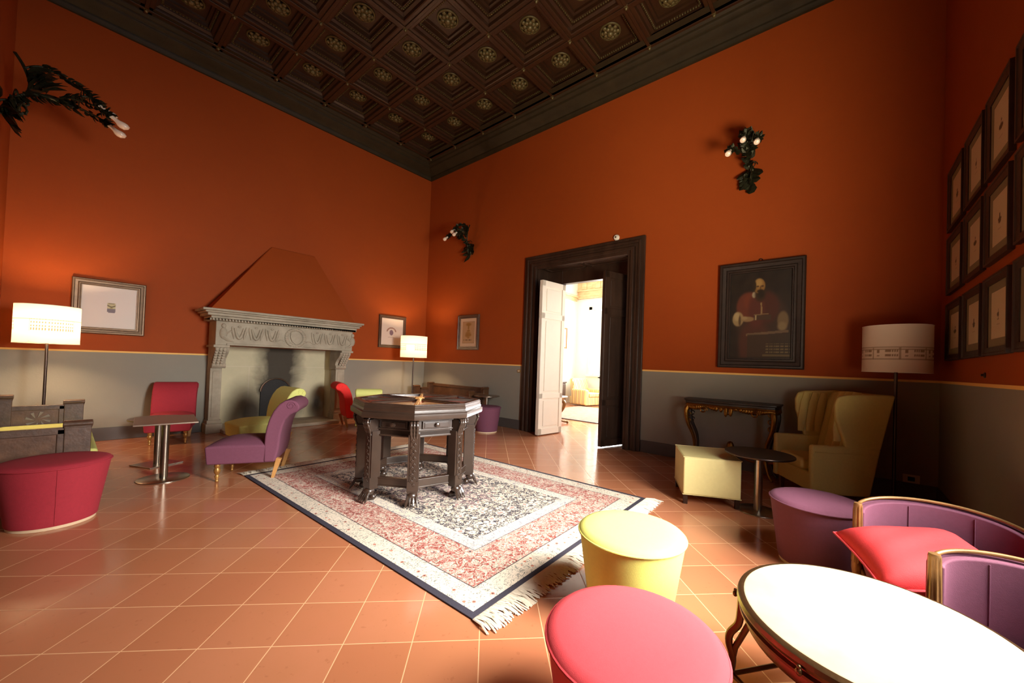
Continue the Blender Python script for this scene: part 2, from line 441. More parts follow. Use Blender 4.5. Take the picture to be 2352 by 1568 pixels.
# ------------------------------------------------------------------ doorway
bm = nb()   # door surround: moulded frame on the room side, jambs, soffit
steps = [(2.975, 5.215, 3.115, 0, .035), (3.03, 5.16, 3.06, .035, .06), (3.07, 5.12, 3.02, .035, .05), (3.13, 5.06, 2.97, .03, .075), (3.18, 5.02, 2.93, .02, .055)]
for a, b, z, _, d in steps:
    w = .05 if a > 3 else .25
    w = {2.975: .25, 3.03: .04, 3.07: .045, 3.13: .05, 3.18: .06}[a]
    bxx(bm, -d, 0, -a - w, -a, 0, z); bxx(bm, -d, 0, -b, -b + w, 0, z); bxx(bm, -d, 0, -b + w, -a - w, z - w, z)
tr = struct(obj('trim_2', bm, WOODD, bevel=.006), 'dark moulded wooden door surround')
bm = nb()
bxx(bm, 0, .5, -3.26, -3.22, 0, DZ); bxx(bm, 0, .5, -5.0, -4.96, 0, DZ); bxx(bm, 0, .5, -4.96, -3.26, DZ - .03, DZ)
for x0, x1, ya, yb in ((.04, .3, -3.34, -4.06), (.04, .3, -4.14, -4.9)):   # soffit panels
    for q in ((x0, x0 + .03, yb, ya), (x1 - .03, x1, yb, ya), (x0, x1, ya - .03, ya), (x0, x1, yb, yb + .03)):
        bxx(bm, q[0], q[1], q[2], q[3], DZ - .05, DZ - .03)
obj('door_lining', bm, WOODD, tr, bevel=.004, bseg=1)
bm = nb()
bxx(bm, .30, .42, -3.57, -3.26, 0, DZ - .03); bxx(bm, .30, .42, -4.96, -4.90, 0, DZ - .03); bxx(bm, .30, .42, -4.90, -3.57, 2.64, DZ - .03)
obj('inner_frame', bm, WOODD, tr, bevel=.006)
def door_leaf(name, hinge, free, zt, m, mback, label):
    h = Vector(hinge); f = Vector(free); w = (f - h).length; a = math.atan2(f.y - h.y, f.x - h.x)
    bm = nb(); T = .045
    bxx(bm, 0, w, -T/2, T/2, .015, zt)
    o = struct(obj(name, bm, mback, bevel=.004), label); o.location = (h.x, h.y, 0); o.rotation_euler = (0, 0, a)
    for s in (-1, 1):
        bm = nb(); y0, y1 = sorted((s * T/2, s * (T/2 + .012)))
        ys = (y0, y1)
        for z0, z1 in ((.015, .12), (.62, .71), (1.97, 2.07), (zt - .10, zt)): bxx(bm, 0, w, *ys, z0, z1)
        bxx(bm, 0, .08, *ys, .015, zt); bxx(bm, w - .08, w, *ys, .015, zt)
        for z0, z1 in ((.155, .585), (.745, 1.935), (2.105, zt - .135)):
            bxx(bm, .115, w - .115, s * T/2, s * (T/2 + .009), z0, z1)
        obj('panel_moulding', bm, m if s > 0 else m, o, bevel=.006)
    return o
d1 = door_leaf('door_1', (.34, -3.59), (-.245, -3.52), 2.615, WHITEP, WHITEP, 'white panelled double door leaf standing open')
d2 = door_leaf('door_2', (.25, -4.845), (-.243, -4.69), 2.62, WOODD, WOODD, 'dark brown panelled door leaf standing open')
bm = nb(); lathe(bm, [(.02, 0), (.02, .006), (.008, .01), (.008, .04)], (.5, -.035, 1.03), 12, axis=Vector((0, -1, 0))); box(bm, (.46, -.075, 1.03), (.1, .014, .014))
obj('door_handle', bm, BLACK, d2, bevel=.003)

# ------------------------------------------------------------------ room beyond the doorway
FX, FY = 5.5, -.65
bm = nb(); bxx(bm, FX, FX + .3, -6.2, FY, 0, .9); bxx(bm, FX, FX + .3, -1.2, FY, .9, 4.3); bxx(bm, FX, FX + .3, -4.8, -1.2, 3.02, 4.3); bxx(bm, FX, FX + .3, -6.2, -4.8, .9, 3.02)
struct(obj('wall_far_room_window_side', bm, CREAMW, smooth=False))
bm = nb(); bxx(bm, .5, FX, FY, FY + .3, 0, 4.3); struct(obj('wall_far_room_side', bm, CREAMW, smooth=False))
bm = nb(); bxx(bm, .5, 1.7, -6.5, -6.2, 0, 4.3); bxx(bm, 4.3, FX, -6.5, -6.2, 0, 4.3); bxx(bm, 1.7, 4.3, -6.5, -6.2, 0, .95); bxx(bm, 1.7, 4.3, -6.5, -6.2, 3.05, 4.3); struct(obj('wall_far_room_end', bm, CREAMW, smooth=False))
bm = nb()  # unseen window frame, made up to house the far room fill lamp
for x in (1.74, 2.6, 3.4, 4.26): bxx(bm, x - .035, x + .035, -6.29, -6.23, .95, 3.05)
for z in (.98, 2.2, 3.02): bxx(bm, 1.7, 4.3, -6.285, -6.235, z - .03, z + .03)
struct(obj('added_side_window', bm, WHITEP, bevel=.005), 'added side window around the fill lamp of the bright room')
bm = nb(); bxx(bm, .501, .53, -6.2, -5.0, 0, 4.3); bxx(bm, .501, .53, -3.22, FY, 0, 4.3); bxx(bm, .501, .53, -5.0, -3.22, 2.95, 4.3); struct(obj('wall_far_room_door_side', bm, CREAMW, smooth=False))
bm = nb(); bxx(bm, .5, FX + .3, -6.5, FY + .3, 4.3, 4.4); struct(obj('ceiling_far_room', bm, CREAMW, smooth=False))
FRZ = mat('frieze_paint', lin(232, 206, 162), .8, 0, .0, 4, col2=lin(206, 168, 120), stretch=(1, 1, 3))
bm = nb(); bxx(bm, FX - .03, FX, -6.2, FY, 3.38, 4.3)
for z in (3.38, 3.62, 3.95): bxx(bm, FX - .08, FX, -6.2, FY, z, z + .05)
for k in range(10): bxx(bm, FX - .06, FX, -1.0 - k * .5, -.82 - k * .5, 3.68, 3.9)
bxx(bm, .53, FX - .08, FY - .04, FY, 3.30, 3.42); bxx(bm, .53, FX - .08, FY - .09, FY, 3.42, 3.48)
struct(obj('trim_3', bm, FRZ, bevel=.01), 'beige carved frieze in the bright room')
bm = nb()
bxx(bm, FX - .05, FX + .05, -1.24, -1.12, .9, 3.1); bxx(bm, FX - .05, FX + .05, -4.86, -1.12, 3.0, 3.12); bxx(bm, FX - .1, FX + .05, -4.86, -1.08, .86, .93)
for y in (-1.28, -1.9, -2.5, -3.1, -3.7, -4.3, -4.78): bxx(bm, FX + .05, FX + .09, y - .03, y + .03, .9, 3.02)
for z in (.93, 1.6, 2.45, 3.0): bxx(bm, FX + .05, FX + .09, -4.8, -1.2, z - .025, z + .025)
struct(obj('window_2', bm, WHITEP, bevel=.005), 'tall white window in the bright room')
bm = nb(); bxx(bm, FX - .05, FX - .012, -1.62, -1.30, .95, 2.95); c = obj('shutter_panel', bm, CREAMW, bpy.data.objects['window_2'], bevel=.006)
# carpet
RUG2 = mat('pale_carpet', lin(176, 140, 120), .95, 0, 0, 9, .3, 90, col2=lin(150, 112, 96))
bm = nb(); bxx(bm, 1.85, 4.4, -4.6, -1.5, 0, .012); r2 = tag(obj('carpet', bm, RUG2, smooth=False), 'pale pinkish carpet on the floor of the bright room', 'carpet')
bm = nb(); bxx(bm, 1.82, 1.86, -4.6, -1.5, 0, .015); obj('border', bm, FRAMED, r2, smooth=False)
# striped armchair
def stripe_mat():
    m, g, b, v = newmat('striped_upholstery'); x, y, z = g.sep(v)[:3]
    s = g.m('FRACT', g.m('MULTIPLY', g.m('ADD', x, y), 6.0))
    c = g.mix(g.m('GREATER_THAN', s, .5), lin(232, 206, 140), lin(196, 150, 84)); c = g.mix(g.m('LESS_THAN', g.m('ABSOLUTE', g.m('SUBTRACT', s, .75)), .06), c, lin(244, 232, 196))
    g.L.new(c, b.inputs['Base Color']); b.inputs['Roughness'].default_value = .85; return m
STR = stripe_mat()
t = thing('armchair', 'yellow striped upholstered armchair in the bright room beyond the door', 'armchair', (4.93, -1.42, 0), R(-12)); t.scale = (.92, .92, .88)
bm = nb(); bxx(bm, -.42, .42, -.38, .36, .03, .30); obj('seat_base', bm, STR, t, bevel=.03, bseg=3)
bm = nb(); bxx(bm, -.27, .27, -.40, .2, .30, .44); obj('seat_cushion', bm, STR, t, bevel=.04, bseg=3)
bm = nb(); prism(bm, [(.16, .28), (.36, .28), (.46, .86), (.40, .92), (.30, .90), (.2, .45)], -.36, .36); obj('backrest', bm, STR, t, bevel=.04, bseg=3)
for s in (-1, 1):
    bm = nb(); bxx(bm, s * .27, s * .44, -.38, .30, .03, .56); obj('armrest', bm, STR, t, bevel=.06, bseg=4)
t = thing('small_cabinet', 'small dark cabinet against the side wall of the bright room', 'cabinet', (4.02, -.87, 0))
bm = nb(); bxx(bm, -.3, .3, -.19, .2, .1, .66); obj('body', bm, WOODD, t, bevel=.01)
bm = nb(); bxx(bm, -.33, .33, -.21, .21, .66, .70); obj('top', bm, WOODD, t, bevel=.008)
for sx in (-1, 1):
    bm = nb(); bxx(bm, sx * .02, sx * .28, -.21, -.19, .14, .62); dd = obj('door', bm, WOODD, t, bevel=.006)
    for sy in (-1, 1):
        bm = nb(); box(bm, (sx * .27, sy * .16, .05), (.04, .04, .1)); obj('leg', bm, WOODD, t, bevel=.004)
# console with curved gilt leg
t = thing('gilt_side_table', 'pale topped table with a curved gilt leg behind the white door', 'table', (1.02, -2.66, 0))
bm = nb(); bxx(bm, -.32, .34, -.42, .46, .53, .56); obj('top', bm, CREAMW, t, bevel=.01)
bm = nb(); bxx(bm, -.28, .28, -.38, .42, .47, .53); obj('apron', bm, GOLD, t, bevel=.015)
for sx, sy in ((-1, -1), (1, -1), (-1, 1), (1, 1)):
    bm = nb(); p = spline([(sx*.2, sy*.3, .5), (sx*.27, sy*.38, .42), (sx*.25, sy*.35, .28), (sx*.18, sy*.27, .14), (sx*.24, sy*.36, .05), (sx*.32, sy*.45, .03)], 6)
    tube(bm, p, [.045 - .03 * min(1, i / len(p) * 1.3) for i in range(len(p))], 8)
    sphere(bm, (sx*.31, sy*.44, .028), .028); obj('leg', bm, mat('old_gilt', lin(130, 92, 44), .4, .6, .3, 10), t)
# framed picture on the side wall
# (built with the generic picture builder below)

# ------------------------------------------------------------------ picture frames
def sstep(a, b, x):
    t = max(0, min(1, (x - a) / (b - a))); return t * t * (3 - 2 * t)
def mixc(a, b, t): return tuple(a[i] + (b[i] - a[i]) * t for i in range(3))
def blob(c, col, u, v, cu, cv, ru, rv, soft=.3, k=1):
    d = hypot((u - cu) / ru, (v - cv) / rv); return mixc(c, col, k * (1 - sstep(1 - soft, 1 + soft, d)))
def frame_bm(w, h, prof):
    """prof list of (inset, depth) from outside in; frame in XZ facing -Y, back at y=0"""
    bm = nb(); rings = []
    for ins, d in prof:
        rings.append([bm.verts.new((sx * (w / 2 - ins), -d, sz * (h / 2 - ins))) for sx, sz in ((-1,-1),(1,-1),(1,1),(-1,1))])
    for a, b in zip(rings, rings[1:]):
        for i in range(4):
            j = (i + 1) % 4; bm.faces.new((a[i], a[j], b[j], b[i]))
    return bm
GLASSM = None
def picture(name, label, cat, loc, rz, w, h, fw, fm, fn, nx, ny, group=None, depth=.03, matw=0, matcol=None, rough=.5, simple=False):
    t = thing(name, label, cat, loc, rz, group)
    if simple: pr = [(0, 0), (0, depth), (fw * .25, depth), (fw * .35, depth * .8), (fw, depth * .55), (fw, .008)]
    else: pr = [(0, 0), (0, depth * .8), (fw * .1, depth), (fw * .25, depth), (fw * .32, depth * .72), (fw * .6, depth * .62), (fw * .7, depth * .8), (fw * .85, depth * .8), (fw * .9, depth * .5), (fw, depth * .5), (fw, .008)]
    obj('frame', frame_bm(w, h, pr), fm, t, angle=25)
    iw, ih = w - 2 * fw + .01, h - 2 * fw + .01
    bm = nb(); bxx(bm, -w / 2 + .006, w / 2 - .006, -.006, 0, -h / 2 + .006, h / 2 - .006); obj('backing', bm, PAPER, t, smooth=False)
    if matw:
        bm = frame_bm(iw, ih, [(0, .0095), (matw, .0095), (matw, .0085)]); obj('mount', bm, matcol, t, smooth=False)
        painted('print', iw - 2 * matw + .01, ih - 2 * matw + .01, nx, ny, fn, t, (0, -.008, 0), rough)
    else: painted('print', iw, ih, nx, ny, fn, t, (0, -.008, 0), rough)
    return t
def crest1(u, v):      # small shield with green-gold crest on wide white sheet
    c = (228, 216, 204)
    if abs(u - .53) < .082 and abs(v - .5) < .15:
        x = (u - .53) / .075; y = (v - .5) / .125
        if abs(x) < .95 and -1 < y < -.15 and not (abs(x) > .8 and y < -.85): c = (112, 98, 104) if (int((y + 1) * 9) % 2) else (128, 112, 116)
        elif abs(x) < .98 and -.15 <= y < .9:
            c = (196, 186, 140)
            if abs(y - .45 + .35 * (1 - abs(x))) < .12: c = (96, 84, 44)
            elif y > .7 and abs(x) < .7: c = (150, 138, 92)
            elif abs(x) < .3 and y < .35: c = (178, 160, 96)
    return c
def crest2(u, v):      # emblem with arc above an oval
    c = (228, 208, 190); x = (u - .46) / .5; y = (v - .5) / .5
    r = hypot(x * .8, y + .02)
    if .27 < r < .36 and y > .02: c = (150, 104, 88) if int((math.atan2(y, x)) * 14) % 2 else (176, 132, 112)
    if hypot(x / .17, (y + .06) / .2) < 1: c = (110, 86, 104) if int(u * 90 + v * 60) % 3 else (150, 120, 120)
    if abs(y + .42) < .02 and abs(x) < .3: c = (200, 178, 158)
    return c
def drawing3(u, v):    # ornamental candelabrum drawing on brown paper
    c = (186, 146, 104)
    for q in ((.5, .86, .2, .07), (.5, .72, .06, .1), (.5, .58, .12, .04), (.48, .44, .2, .1), (.38, .36, .13, .07), (.6, .38, .13, .06), (.5, .28, .1, .05)):
        c = blob(c, (146, 100, 36), u, v, *q, .5, .85)
    if .13 < v < .2 and .1 < u < .8 and sin(u * 60) + sin(u * 23) > -.3: c = (120, 88, 56)
    if abs(u - .5) > .47 or abs(v - .5) > .475: c = (150, 112, 76)
    c = mixc(c, (146, 112, 80), .3 * (sin(u * 40 + v * 31) * sin(v * 53 - u * 17)) ** 2)
    return c
picture('framed_print', 'wide framed print of a small grey and gold crest, behind the left floor lamp', 'picture', (-4.945, -.002, 1.739), 0, .66, .70, .085, mat('bronze_frame', lin(112, 88, 66), .42, .6, .3, 14), crest1, 100, 110, depth=.045)
picture('framed_print', 'framed print of a round violet emblem, right of the fireplace', 'picture', (-.85, -.002, 1.775), 0, .63, .68, .062, FRAMEW, crest2, 70, 80, depth=.035)
picture('framed_drawing', 'framed tall drawing on brown paper, between corner and doorway', 'picture', (-.002, -1.485, 1.80), R(-90), .64, .72, .07, FRAMEW, drawing3, 60, 90, depth=.035, matw=.07, matcol=mat('beige_mount', lin(214, 180, 146), .6))
def far_print(u, v):
    c = (244, 236, 214)
    if abs(u - .5) < .28 and abs(v - .5) < .3: c = (222, 208, 178)
    return c
picture('framed_print', 'small gilt framed print on the side wall of the bright room', 'picture', (4.62, FY - .002, 2.05), 0, .56, .66, .05, mat('far_gilt', lin(140, 104, 60), .5, .2), far_print, 20, 24)
# prints on the right wall : 3 rows x 4 columns
MOUNTG = mat('grey_green_mount', lin(126, 116, 84), .6)
def mk_vase(kind):
    def f(u, v):
        c = (206, 186, 146); x = (u - .5); y = v - .5
        if kind % 3 == 0: hit = hypot(x / .14, (y + .02) / .055) < 1 or (abs(x) < .025 and -.02 < y < .14) or (abs(x - .03) < .03 and abs(y - .09) < .02)
        elif kind % 3 == 1: hit = hypot(x / .09, (y + .03) / .07) < 1 or (abs(x) < .03 and 0 < y < .1) or (abs(x) < .12 and abs(y + .01) < .015)
        else: hit = hypot((x + .02) / .07, y / .045) < 1 or (abs(x) < .02 and abs(y) < .11) or (abs(x) < .05 and abs(y + .1) < .012)
        if hit: c = (84, 66, 42)
        if abs(x) < .1 and abs(y + .2) < .006: c = (170, 148, 110)
        return c
    return f
colx = [(-.39, -.905), (-.985, -1.46), (-1.53, -2.0), (-2.09, -2.55)]
rowz = [(1.352, 1.84), (1.925, 2.42), (2.475, 3.0)]
rown = ['bottom', 'middle', 'top']; coln = ['the column nearest the corner', 'the second column from the corner', 'the third column from the corner', 'the column farthest from the corner']
for r_, (z0, z1) in enumerate(rowz):
    for c_, (xa, xb) in enumerate(colx):
        picture('small_framed_print', 'dark framed vessel print, %s row, %s' % (rown[r_], coln[c_]), 'picture', ((xa + xb) / 2, RY + .002, (z0 + z1) / 2), pi, abs(xa - xb), z1 - z0, .05, FRAMED, mk_vase(r_ * 2 + c_), 40, 60, 'vessel prints on the right wall', .028, .055, MOUNTG, simple=True)
# large portrait
def portrait(u, v):
    return tuple(q * .78 for q in portrait_(u, v))
def portrait_(u, v):
    x, y = u, v
    n = .5 + .25 * sin(x * 23 + sin(y * 17)) + .25 * sin(y * 31 + sin(x * 13) * 2)
    c = mixc((44, 34, 26), (62, 48, 34), n * .6)
    # robe
    c = blob(c, (74, 52, 38), x, y, .55, .35, .42, .42, .15)
    c = blob(c, (96, 54, 38), x, y, .42, .12, .26, .34, .2)
    # mozzetta shoulders
    c = blob(c, (124, 62, 42), x, y, .30, .60, .19, .17, .15); c = blob(c, (136, 66, 42), x, y, .36, .66, .13, .10, .3)
    c = blob(c, (92, 48, 34), x, y, .60, .58, .2, .18, .2); c = blob(c, (108, 54, 40), x, y, .44, .55, .13, .2, .3)
    if abs(x - (.52 + (.62 - y) * .05)) < .012 and .5 < y < .64: c = (176, 140, 90)
    # sleeves + hands
    c = blob(c, (182, 152, 104), x, y, .14, .46, .095, .085, .15); c = blob(c, (214, 184, 130), x, y, .12, .49, .05, .05, .4)
    c = blob(c, (104, 78, 52), x, y, .17, .44, .02, .06, .5)
    c = blob(c, (172, 136, 92), x, y, .30, .455, .11, .03, .2); c = blob(c, (190, 158, 112), x, y, .25, .47, .05, .02, .4)
    c = blob(c, (138, 112, 76), x, y, .86, .43, .085, .1, .2); c = blob(c, (160, 134, 92), x, y, .85, .36, .07, .05, .4)
    # book and table
    if .40 < x < .68 and .44 < y < .50: c = mixc(c, (84, 66, 46), .8)
    if .40 < x < .64 and abs(y - .505 - (x - .5) * .03) < .006: c = (150, 118, 78)
    if .42 < x < .45 and .44 < y < .50: c = (190, 164, 120)
    if .28 < x < .95 and abs(y - .29 - (x - .6) * .05) < .014: c = (132, 104, 76)
    if .30 < x < .97 and y < .275: c = mixc(c, (72, 56, 38), .75)
    if .60 < x < .97 and .05 < y < .17 and (int(y * 62) % 2 == 0) and sin(x * 190) + sin(x * 83) > -.6: c = (132, 112, 74)
    if .55 < x < .97 and abs(y - .035) < .012: c = (120, 100, 64)
    # collar, head
    c = blob(c, (196, 176, 140), x, y, .40, .735, .035, .035, .3)
    c = blob(c, (70, 48, 28), x, y, .50, .74, .085, .085, .3)
    c = blob(c, (168, 122, 62), x, y, .48, .835, .095, .085, .12)
    c = blob(c, (204, 160, 92), x, y, .47, .865, .06, .05, .5)
    c = blob(c, (60, 44, 26), x, y, .40, .84, .03, .06, .4)
    c = blob(c, (96, 62, 36), x, y, .455, .83, .022, .01, .5); c = blob(c, (96, 62, 36), x, y, .53, .83, .022, .01, .5)
    c = blob(c, (126, 86, 46), x, y, .50, .805, .012, .03, .5)
    c = blob(c, (66, 44, 26), x, y, .50, .775, .055, .018, .4)
    c = blob(c, (52, 38, 24), x, y, .51, .74, .05, .045, .4)
    return c
picture('portrait_painting', 'large dark oil portrait of a bearded churchman in a red cape', 'painting', (-.002, -6.655, 1.883), R(-90), .885, 1.285, .125, FRAMED, portrait, 120, 180, depth=.07, rough=.45)
p = bpy.data.objects['portrait_painting']
bm = nb(); tube(bm, [(cos(a * pi / 8) * .018, -.02, .655 + sin(a * pi / 8) * .018) for a in range(16)], .004, 6, closed=True); obj('hanging_ring', bm, BLACK, p)

# ------------------------------------------------------------------ fireplace
def sooty():
    m, g, b, v = newmat('hearth_stone'); x, y, z = g.sep(v)[:3]
    n = g.noise(v, 5, 5, .6); n2 = g.noise(v, 1.8, 4, .6, .4)
    c = g.mix(n, lin(216, 206, 172), lin(192, 182, 150))
    # stone joints
    j = g.m('LESS_THAN', g.m('ABSOLUTE', g.m('SUBTRACT', z, .985)), .006)
    j2 = g.m('MULTIPLY', g.m('LESS_THAN', g.m('ABSOLUTE', g.m('ADD', x, 2.62)), .006), g.m('LESS_THAN', z, .985))
    j3 = g.m('MULTIPLY', g.m('LESS_THAN', g.m('ABSOLUTE', g.m('ADD', x, 3.30)), .006), g.m('LESS_THAN', z, .985))
    jj = g.m('MAXIMUM', g.m('MAXIMUM', j, j2), j3)
    c = g.mix(g.m('MULTIPLY', jj, .6), c, lin(216, 204, 180))
    # soot : a column rising in the middle and two drifts low down
    nn = g.m('MULTIPLY', g.m('SUBTRACT', n2, .5), .5)
    dx = g.m('ADD', g.m('ABSOLUTE', g.m('ADD', x, 2.86)), nn)
    s1 = g.m('SUBTRACT', 1.0, g.m('DIVIDE', g.m('SUBTRACT', dx, .20), .24))
    d2 = g.m('SQRT', g.m('ADD', g.m('POWER', g.m('DIVIDE', g.m('ADD', x, 3.26), .36), 2.0), g.m('POWER', g.m('DIVIDE', g.m('SUBTRACT', z, .16), .62), 2.0)))
    s2 = g.m('SUBTRACT', 1.25, g.m('ADD', d2, nn))
    d3 = g.m('SQRT', g.m('ADD', g.m('POWER', g.m('DIVIDE', g.m('ADD', x, 2.2), .16), 2.0), g.m('POWER', g.m('DIVIDE', g.m('SUBTRACT', z, .32), .3), 2.0)))
    s3 = g.m('SUBTRACT', 1.2, g.m('ADD', d3, nn))
    cl = lambda q: g.m('MINIMUM', g.m('MAXIMUM', q, 0.0), 1.0)
    s = g.m('MAXIMUM', g.m('MAXIMUM', cl(s1), cl(s2)), cl(s3))
    s = g.m('MULTIPLY', s, .93)
    c = g.mix(s, c, lin(44, 34, 30))
    g.L.new(c, b.inputs['Base Color']); b.inputs['Roughness'].default_value = .9
    g.L.new(g.bump(n, .4, .01), b.inputs['Normal']); return m
HEARTHM = sooty()
f = thing('fireplace', 'grey carved stone fireplace with a wide mantel, corbels and sooty hearth', 'fireplace')
bm = nb(); bxx(bm, OX0, OX1, .301, .33, 0, 1.5); bxx(bm, OX0 - .02, OX0 + .012, -.02, .301, 0, 1.33); bxx(bm, OX1 - .012, OX1 + .02, -.02, .301, 0, 1.33); bxx(bm, OX0, OX1, -.02, .31, 1.33, 1.36)
obj('firebox_lining', bm, HEARTHM, f, smooth=False)
bm = nb(); bxx(bm, OX0 + .02, OX1 - .02, -.42, .30, 0, .055); obj('hearth_slab', bm, STONE, f, bevel=.01)
for x0, x1 in ((-3.915, -3.775), (-2.085, -1.925)):
    bm = nb(); bxx(bm, x0, x1, -.20, 0, .0, .98); bxx(bm, x0 - .03, x1 + .03, -.24, 0, 0, .14); bxx(bm, x0 - .015, x1 + .015, -.22, 0, .14, .19)
    bxx(bm, x0 + .03, x1 - .03, -.21, -.2, .24, .92)
    obj('jamb', bm, STONE, f, bevel=.008)
    bm = nb()   # corbel with an S profile
    prism(bm, [(0, .97), (-.24, .97), (-.27, 1.0), (-.26, 1.03), (-.235, 1.05), (-.25, 1.10), (-.30, 1.15), (-.37, 1.19), (-.42, 1.24), (-.43, 1.28), (0, 1.28)], x0 + .003 - (.035 if x0 > -3 else 0), x1 - .003 + (.035 if x0 < -3 else 0))
    bxx(bm, x0 - .025, x1 + .025, -.46, 0, 1.28, 1.315)
    for k in range(7):
        a = k / 6; yy = -.25 - .17 * a; zz = 1.03 + .22 * a
        for s in (-.045, 0, .045): sphere(bm, ((x0 + x1) / 2 + s, yy - .012, zz), .024, 1, .6, 1.3, 8, 6)
    obj('corbel', bm, STONE, f, bevel=.006)
bm = nb(); bxx(bm, -3.915, -1.905, -.42, 0, 1.315, 1.665)
bxx(bm, -3.785, -2.08, -.435, -.415, 1.315, 1.345)
lint = obj('lintel', bm, STONE, f, bevel=.008)
bm = nb()   # carved relief : wreath with shield, ribbons, garlands, figures
cxm = -2.865
for k in range(26):
    a = 2 * pi * k / 26; sphere(bm, (cxm + cos(a) * .135, -.43, 1.49 + sin(a) * .135), .026, 1.2, .6, 1, 8, 5)
prism(bm, [(cxm - .075, 1.56), (cxm + .075, 1.56), (cxm + .085, 1.50), (cxm + .05, 1.42), (cxm, 1.385), (cxm - .05, 1.42), (cxm - .085, 1.50)], -.445, -.42, 'xz')
for s in (-1, 1):
    for k in range(3):
        x0 = cxm + s * (.34 + .215 * k)
        tube(bm, [(x0 - .055 + .11 * t / 10, -.425, 1.58 - (.155 - .25 * abs(t / 10 - .5) ** 2 * .62 / .25) * (1 if t not in (0, 10) else 0)) for t in range(11)], [.011 + .013 * sin(pi * t / 10) for t in range(11)], 6)
        for q in (-1, 1):
            tube(bm, [(x0 + q * (.075 + .014 * cos(t * pi / 8)), -.424, 1.60 - .19 * t / 8) for t in range(9)], [.007 + .012 * sin(pi * t / 8) for t in range(9)], 6)
        sphere(bm, (x0, -.424, 1.60), .02, 1.2, .6, .8, 8, 5)
    tube(bm, [(cxm + s * (.16 + .03 * t), -.425, 1.42 + .02 * sin(t)) for t in range(8)], .009, 6)
    xs = cxm + s * .96
    sphere(bm, (xs, -.425, 1.60), .03, 1, .7, 1.2, 10, 6); sphere(bm, (xs, -.42, 1.49), .05, 1, .5, 1.7, 10, 6)
    tube(bm, [(xs, -.425, 1.53), (xs - s * .05, -.43, 1.50), (xs - s * .09, -.43, 1.53)], .014, 6)
    tube(bm, [(xs, -.42, 1.44), (xs - s * .06, -.43, 1.39), (xs - s * .13, -.43, 1.37)], [.03, .022, .01], 6)
obj('carved_relief', bm, STONE, lint)
bm = nb()
for x0, x1, yf, z0, z1 in ((-3.95, -1.88, -.445, 1.665, 1.70), (-3.985, -1.85, -.47, 1.70, 1.735), (-4.03, -1.81, -.50, 1.735, 1.775), (-4.06, -1.79, -.53, 1.775, 1.80), (-4.095, -1.76, -.56, 1.80, 1.835)):
    bxx(bm, x0, x1, yf, 0, z0, z1)
sh = obj('mantel_shelf', bm, STONE, f, bevel=.01)
bm = nb(); pts = [(-3.97, 1.70)]
for k in range(56):
    x = -3.97 + k * .0378; pts += [(x, 1.669), (x + .021, 1.669), (x + .021, 1.697), (x + .0378, 1.697)]
prism(bm, pts[:-1] + [(-3.97 + 55 * .0378 + .022, 1.70)], -.485, -.44, 'xz')
for x0, x1 in ((-3.99, -3.945), (-1.885, -1.86)):
    pts = [(-.44, 1.70)]
    for k in range(10):
        y = -.44 + k * .042; pts += [(y, 1.669), (y + .022, 1.669), (y + .022, 1.697), (y + .042, 1.697)]
    prism(bm, pts[:-1] + [(-.038, 1.70)], x0, x1, 'yz')
obj('dentil_moulding', bm, STONE, sh, bevel=.003, bseg=1)
# arched iron fireback
bm = nb(); pts = [(-3.13, .055), (-2.67, .055), (-2.67, .56)] + [(-2.90 + .23 * cos(a * pi / 14), .56 + .22 * sin(a * pi / 14)) for a in range(1, 14)] + [(-3.13, .56)]
prism(bm, pts, .275, .30, 'xz'); fb = obj('fireback', bm, BLACK, f, bevel=.004)
bm = nb(); tube(bm, [(x, .27, z) for x, z in pts[2:]], .014, 8); obj('rim', bm, STEEL, fb)
# plaster hood above the mantel
bm = nb()
b4 = [(-3.985, 0, 1.83), (-1.85, 0, 1.83), (-1.85, -.40, 1.83), (-3.985, -.40, 1.83)]
t4 = [(-3.14, .01, 3.02), (-2.46, .01, 3.02), (-2.46, -.01, 3.0), (-3.14, -.01, 3.0)]
B = [bm.verts.new(p) for p in b4]; T = [bm.verts.new(p) for p in t4]
bm.faces.new(B[::-1]); bm.faces.new(T)
for i in range(4): bm.faces.new((B[i], B[(i+1)%4], T[(i+1)%4], T[i]))
struct(obj('wall_chimney_hood', bm, HOODM, smooth=False), 'sloping painted chimney hood above the mantel')

